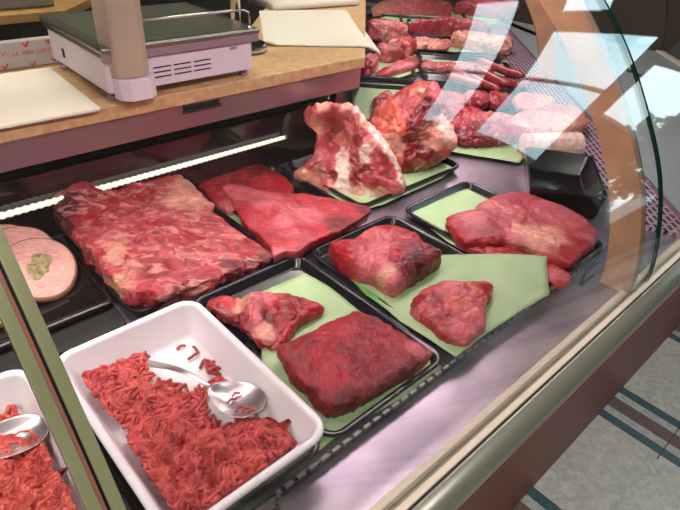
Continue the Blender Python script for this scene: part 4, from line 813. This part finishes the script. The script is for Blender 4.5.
# ------------------------------------------------------------ mince
def mincemat(name, c1, c2):
    m = mat(name, c1, .42, col2=c2, vscale=50, bump=.35, bscale=260, coat=.1)
    return m
MI1 = mincemat('mince_red', (206, 86, 78), (150, 36, 38)); MI2 = mincemat('mince_orange', (212, 92, 76), (160, 42, 38))
def mince(name, blobs, m, label, seed, box_, floor_z=.013):
    """blobs: (x, y, rx, ry, height, count)"""
    rnd = random.Random(seed); mb = MB()
    def hgt(x, y):
        h_ = 0
        for bx_, by_, rx, ry, hh, n_ in blobs:
            d = ((x - bx_) / rx) ** 2 + ((y - by_) / ry) ** 2
            if d < 1: h_ = max(h_, hh * (1 - d) ** .6)
        return h_ * (.86 + .40 * noise.noise(Vector((x * 48, y * 48, seed))) + .2 * noise.noise(Vector((x * 110, y * 110, seed))))
    for bx_, by_, rx, ry, hh, n_ in blobs:
        if hh > .012:
            v = [(bx_, by_, floor_z + hh * .8)]; NR = 24
            for j in range(1, 6):
                for k in range(NR):
                    a_ = 2 * PI * k / NR; s_ = j / 5 * .9; x = bx_ + rx * s_ * math.cos(a_); y = by_ + ry * s_ * math.sin(a_)
                    zz = hh * .62 * (1 - s_ ** 2) ** .6 if j < 5 else 0; sh = max(0, .024 - .42 * zz)
                    x = min(max(x, box_[0] + sh), box_[1] - sh); y = min(max(y, box_[2] + sh), box_[3] - sh)
                    v.append((x, y, floor_z + zz))
            f = [(0, 1 + k, 1 + (k + 1) % NR) for k in range(NR)] + [(1 + j * NR + k, 1 + (j + 1) * NR + k, 1 + (j + 1) * NR + (k + 1) % NR, 1 + j * NR + (k + 1) % NR) for j in range(4) for k in range(NR)]
            mb.add(v, f)
        main = rnd.uniform(0, 2 * PI)
        for _ in range(n_):
            a_ = rnd.uniform(0, 2 * PI); q = math.sqrt(rnd.random())
            x = bx_ + rx * q * math.cos(a_); y = by_ + ry * q * math.sin(a_)
            d = main + rnd.gauss(0, .7) + 2.5 * noise.noise(Vector((x * 25, y * 25, seed)))
            L_ = rnd.uniform(.009, .026); n = 5 if L_ < .016 else 8; step = L_ / n; r_ = rnd.uniform(.0023, .0033)
            el = rnd.gauss(0, .25); lift = rnd.uniform(0, .0035) if hh > .012 else rnd.uniform(0, .001)
            pts = []; k_ = rnd.gauss(0, 40)
            for i in range(n + 1):
                zq = hgt(x, y) * .92; sh = max(0, .021 - .42 * zq)
                if not (box_[0] + sh < x < box_[1] - sh and box_[2] + sh < y < box_[3] - sh): break
                pts.append((x, y, floor_z + max(hgt(x, y) * .92, 0) + r_ + lift + math.sin(i / n * PI) * .0015 + el * step * i * .5))
                d += k_ * step + rnd.gauss(0, .12); x += math.cos(d) * step; y += math.sin(d) * step
            if len(pts) > 2:
                pts = [(p[0], p[1], max(p[2], floor_z + r_ * .9)) for p in pts]
                rr = [r_ * rnd.uniform(.88, 1.1) for _ in pts]; rr[0] *= .7; rr[-1] *= .7
                mb.tube(pts, rr, 6)
    o = mb.build(name, m, smooth=True, loc=(blobs[0][0], blobs[0][1], floor_z))
    return tag(o, label, 'minced meat', kind='stuff')
bx1 = (.122, .321, .341, .659)
T0 = (.2235, .506)
mince('minced_meat', [(0.1909, 0.5508) + (.040, .030, .018, 220), (0.1506, 0.608) + (.056, .062, .030, 620), (0.1917, 0.6484) + (.050, .035, .020, 300), (0.1644, 0.4555) + (.075, .070, .036, 900), (0.2027, 0.3982) + (.065, .060, .040, 640), (0.2592, 0.3756) + (.05, .065, .036, 520), (0.1444, 0.3821) + (.06, .05, .036, 420), (0.3285, 0.3911) + (.022, .045, .034, 240), (0.2283, 0.5121) + (.030, .03, .010, 90), (0.3075, 0.5582) + (.018, .032, .008, 70), (0.3047, 0.5151) + (.014, .025, .008, 50), (0.3043, 0.6122) + (.02, .02, .004, 9), (0.2492, 0.5282) + (.02, .02, .004, 8)], MI1, 'heaped red minced meat strands in the white tub with the whole spoon', 3, bx1)
bx2 = (-.134, .064, .361, .679)
mince('minced_meat', [(0.0153, 0.5353) + (.08, .075, .032, 800), (-0.0032, 0.5874) + (.06, .07, .03, 400), (0.0655, 0.5107) + (.04, .06, .030, 420), (0.0384, 0.6601) + (.05, .04, .014, 150), (0.0282, 0.4734) + (.06, .05, .032, 300), (0.0397, 0.6002) + (.05, .04, .014, 120)], MI2, 'orange-red minced meat strands in the tub at the lower left corner', 5, bx2)

def spoon(tip, end, bowlL, bowlW, label, zt, ze, hw=.0055):
    """tip: bowl tip (x, y); end: handle end"""
    tip = Vector((*tip, zt)); end = Vector((*end, ze)); L = (end - tip).length
    d = (end - tip); dh = Vector((d.x, d.y, 0)).normalized(); s_ = Vector((-dh.y, dh.x, 0))
    def rows(st):
        v = []
        for (t, hw_, dep, zz) in st:
            p = tip + Vector((d.x, d.y, 0)) * t; zc = zt + (ze - zt) * t + zz
            for j in range(9):
                u_ = -1 + j / 4; q_ = p + s_ * (hw_ * u_); v.append(Vector((q_.x, q_.y, zc - dep * (1 - u_ * u_))))
        n = len(st); return v, [(i * 9 + j, i * 9 + j + 1, (i + 1) * 9 + j + 1, (i + 1) * 9 + j) for i in range(n - 1) for j in range(8)]
    tb = bowlL / L
    bowl = []
    for i in range(17):
        x = i / 16; w_ = bowlW / 2 * math.sqrt(max(0.0, 1 - (2 * x - 1) ** 2)) * (1 + .12 * math.cos(PI * x)) ; w_ = max(w_, .0007 if i == 0 else .0035)
        bowl.append((tb * x, w_, .014 * max(0, 1 - (2 * x - 1) ** 2) ** .8, .0))
    han = [(tb, .0035, 0, 0)]
    for i in range(1, 21):
        x = i / 20; w_ = .0036 + (hw - .0034) * x ** 1.5 if x < .9 else hw * (1 - ((x - .9) / .1) ** 2 * .75)
        han.append((tb + (1 - tb) * x, w_, -.0009, .012 * math.sin(PI * min(1, x * 1.15)) * (1 - .3 * x)))
    t = thing('spoon', (tip + end) / 2 * 1.0, label, 'spoon')
    t.location.z = min(zt, ze) - .01
    for nm, st in (('spoon_bowl', bowl), ('handle', han)):
        v, f = rows(st); o = MB().add(v, f).build(nm, SPOON, t, smooth=True)
        md = o.modifiers.new('s', 'SOLIDIFY'); md.thickness = .0012
        md = o.modifiers.new('ss', 'SUBSURF'); md.levels = 1; md.render_levels = 1
    return t
spoon((.298, .424), (.224, .622), .092, .064, 'metal spoon lying bowl-up in the white tub of mince, fully visible', .046, .030, hw=.0075)
for i_, (x, y) in enumerate([(0.2889, 0.4846), (0.2873, 0.4596), (0.2918, 0.4489)]): pass
mb = MB()
for i_, (x, y) in enumerate([(0.2862, 0.4751), (0.2757, 0.4695), (0.2763, 0.4506), (0.2817, 0.4438), (0.286, 0.4357)]):
    mb.tube([(x - .006, y, .0375), (x, y + .003, .0385), (x + .007, y - .001, .038)], [.0016, .0022, .0015], 6)
tag(mb.build('minced_meat', MI1, smooth=True, loc=(*(0.2873, 0.4596), .033)), 'few mince strands clinging inside the spoon bowl', 'minced meat', kind='stuff')
spoon((0.0713, 0.5773), (-0.0786, 0.6011), .100, .064, 'metal spoon in the mince at the lower left corner, cut off by the picture edge', .050, .062, hw=.0075)
tag(MB().tube([(0.0224, 0.593, 0.042), (0.0376, 0.5953, 0.043), (0.0476, 0.5889, 0.043), (0.0498, 0.5779, 0.042)], [.0014, .0018, .0018, .0013], 6).build('mince_strand', MI2, smooth=True, loc=(0.0383, 0.5946, 0.047)), 'single mince strand lying on the lower left spoon', 'minced meat')

# ------------------------------------------------------------ scale and things on the worktop
sc = thing('weighing_scale', (.55, 1.15, .28), 'white shop scale with steel platter and grey column', 'scale')
MB().prism([(.392, 1.028), (.400, 1.020), (.705, 1.020), (.716, 1.030), (.720, 1.30), (.392, 1.30)], .297, .361).build('body', SCALEW, sc, bevel=.003)
MB().prism([(.388, 1.022), (.396, 1.014), (.712, 1.014), (.720, 1.024), (.720, 1.31), (.388, 1.31)], .361, .371).build('platter_frame', DARKMET, sc, bevel=.002)
pv = [(.384, 1.008), (.724, 1.008), (.724, 1.31), (.384, 1.31)]
plt_ = tag(MB().prism(pv, .371, .383).build('platter', PLATTER, sc, bevel=.004), 'brushed steel weighing platter')
MB().prism([(.386, 1.0105), (.722, 1.0105), (.722, 1.02), (.386, 1.02)], .357, .3715).build('front_skirt', mat('lilac_steel', (176, 152, 164), .35, .5), sc, bevel=.001)
MB().prism([(.402, 1.03), (.70, 1.03), (.70, 1.29), (.402, 1.29)], .383, .3838).build('platter_inlay', mat('platter_inlay', (112, 116, 96), .2, .5)).parent = plt_
mb = MB()
for g in ((.482, .518), (.525, .562), (.569, .607)):
    for z in (.314, .323, .332): mb.box((g[0], 1.0188, z), (g[1], 1.0205, z + .0022))
mb.build('vent_slots', BLACKM, sc)
MB().box((.655, 1.0185, .345), (.672, 1.0205, .3505)).build('front_plate', mat('lilac_plate', (150, 132, 150), .4), sc)
MB().box((.3905, 1.222, .316), (.3925, 1.232, .334)).build('side_switch', BLACKM, sc)
MB().prism([(.400, 1.021), (.404, 1.000), (.420, .986), (.458, .986), (.474, 1.000), (.476, 1.021)], .288, .328).build('column_foot', SCALEW, sc, bevel=.002)
MB().prism([(.396, 1.05), (.402, 1.003), (.420, .992), (.450, .992), (.466, 1.003), (.470, 1.05)], .328, .66).build('column', GREYBEIGE, sc, bevel=.004)
mb = MB(); mb.tube([(.47, 1.018, .420), (.69, 1.018, .420), (.701, 1.018, .415), (.704, 1.018, .406), (.704, 1.018, .380)], .0026, 10)
gr_ = mb.build('guard_rail', CHROME, sc, smooth=True)
MB().lathe([(.004, 0), (.0055, .001), (.0055, .006), (.004, .008)], (.704, 1.018, .3795), 16).build('rail_socket', CHROME, smooth=True).parent = gr_
for x, y in ((.405, 1.045), (.703, 1.045), (.405, 1.275), (.703, 1.275)):
    MB().lathe([(.007, 0), (.011, .002), (.011, .006), (.007, .009), (.007, .017)], (x, y, .2802), 18).build('foot', mat('scale_foot', (150, 132, 140), .5), sc, smooth=True)
dp = thing('display_pole', (.825, 1.205, .28), 'chrome pole on a round black foot behind the scale', 'pole')
rf_ = MB().lathe([(.046, 0), (.047, .002), (.047, .016), (.045, .019), (.0, .0195)], (.825, 1.205, .2802), 40).build('round_foot', BLACKP, dp, smooth=False)
MB().lathe([(.0475, .003), (.0482, .004), (.0482, .013), (.0475, .014)], (.825, 1.205, .2802), 40).build('chrome_ring', CHROME, smooth=True).parent = rf_
MB().lathe([(.013, .019), (.013, .5)], (.800, 1.215, .2802), 24).build('tube', CHROME, dp, smooth=True)

# papers on the worktop
def stack(poly, z0, n, label, name='paper_stack', jit=.002, m=PAPER, droop=None, th=.0009):
    t = thing(name, (poly[0][0], poly[0][1], z0), label, 'paper')
    rnd = random.Random(n)
    for k in range(n):
        dx, dy = rnd.uniform(-jit, jit), rnd.uniform(-jit, jit)
        P = [np.array(p) + (dx, dy) for p in poly]; G = 22
        v = []
        for top_ in (0, 1):
            for i in range(G + 1):
                for j in range(G + 1):
                    a_, b_ = i / G, j / G
                    p = (P[0] * (1 - a_) + P[1] * a_) * (1 - b_) + (P[3] * (1 - a_) + P[2] * a_) * b_
                    z = z0 + k * th + top_ * (th * .9) + (droop(a_, b_) if droop else 0) 
                    v.append((float(p[0]), float(p[1]), z))
        M_ = (G + 1) ** 2; f = []
        idx = lambda i, j: i * (G + 1) + j
        for i in range(G):
            for j in range(G):
                q_ = (idx(i, j), idx(i + 1, j), idx(i + 1, j + 1), idx(i, j + 1)); f += [q_, tuple(M_ + x for x in q_)]
            for e in ((idx(i, 0), idx(i + 1, 0)), (idx(i, G), idx(i + 1, G)), (idx(0, i), idx(0, i + 1)), (idx(G, i), idx(G, i + 1))):
                f.append((e[0], e[1], M_ + e[1], M_ + e[0]))
        MB().add(v, f).build('sheet', m, t, smooth=False)
    return t
stack([(-.12, 1.012), (.362, 1.000), (.374, 1.285), (-.05, 1.295)], .2804, 4, 'stack of ivory paper left of the scale')
stack([(.885, 1.215), (1.150, 1.050), (1.42, 1.43), (1.12, 1.56)], .2804, 5, 'flat stack of ivory sheets overhanging the worktop corner right of the scale', jit=.003,
      droop=lambda a_, b_: -.020 * max(0, (a_ - .82) / .18) ** 2 + .010 * max(0, (.10 - a_) / .10) * (1 - b_) + .0006 * math.sin(a_ * 9 + b_ * 4))
rl = thing('paper_roll', (1.32, 1.66, .28), 'bulging folded pile of ivory paper behind the flat sheets', 'paper')
pa = catmull([(0, .002), (.04, .0), (.16, 0), (.19, .012), (.18, .034), (.14, .040), (.06, .036), (.01, .026), (-.008, .012)], 40)
o0 = Vector((1.165, 1.545, .2804)); eu_ = Vector((.90, -.20, 0)).normalized(); ev_ = Vector((.35, .94, 0)).normalized()
ex = Vector((1.50, 1.50, .2804)) - o0; exn = ex.normalized(); evn = Vector((-exn.y, exn.x, 0))
v = [o0 + exn * (ex.length * t) + evn * float(p[0]) + Vector((0, 0, float(p[1]))) for t in (0, .25, .5, .75, 1) for p in pa]
n = 40; f = [(i * n + k, i * n + (k + 1) % n, (i + 1) * n + (k + 1) % n, (i + 1) * n + k) for i in range(4) for k in range(n)] + [tuple(range(n)), tuple(range(4 * n, 5 * n))]
MB().add(v, f).build('folded_sheets', PAPER, rl, smooth=True)

# wrapped ream with red lettering
rm = thing('wrapped_ream', (.2, 1.325, .28), 'grey paper-wrapped ream with red ticks and red lettering behind the left paper', 'ream')
MB().box((-.2, 1.315, .2804), (.44, 1.335, .336)).build('wrapper', mat('wrap_paper', (176, 168, 160), .6, var=.08, vscale=10), rm, bevel=.004)
REDP = mat('red_print', (190, 40, 48), .6)
def text(body, size, loc, name='lettering', flip=False):
    cu = bpy.data.curves.new(name, 'FONT'); cu.body = body; cu.size = size; cu.extrude = .0002
    to = bpy.data.objects.new('tmp', cu); C.objects.link(to); bpy.context.view_layer.update()
    me = bpy.data.meshes.new_from_object(to.evaluated_get(bpy.context.evaluated_depsgraph_get())); bpy.data.objects.remove(to)
    o = bpy.data.objects.new(name, me); C.objects.link(o); me.materials.append(REDP)
    o.parent = rm; o.location = Vector(loc) - rm.location; o.rotation_euler = (PI / 2, PI if flip else 0, 0)
    return o
text('LA VERA CARTA S', .0112, (.319, 1.3145, .3075))
text('LA VERA CARTA', .0112, (.310, 1.3145, .3165), flip=True)
def tick(x, z, s_, parent=rm):
    y = 1.3146
    q_ = [(-.010, .006), (-.003, .006), (.001, 0), (.013, .013), (.017, .010), (.002, -.009)]
    mb = MB(); n = len(q_); v = [(x + a_ * s_, y, z + b_ * s_) for a_, b_ in q_] + [(x + a_ * s_, y - .0004, z + b_ * s_) for a_, b_ in q_]
    mb.add(v, [tuple(range(n)), tuple(range(n, 2 * n))[::-1]] + [(i, (i + 1) % n, n + (i + 1) % n, n + i) for i in range(n)])
    mb.build('red_tick', REDP, parent)
for x, z, s_ in ((.346, .3265, .62), (.392, .3285, .55), (.297, .2875, .6), (.396, .2900, .55), (.352, .286, .5), (.25, .3265, .6)): tick(x, z, s_)
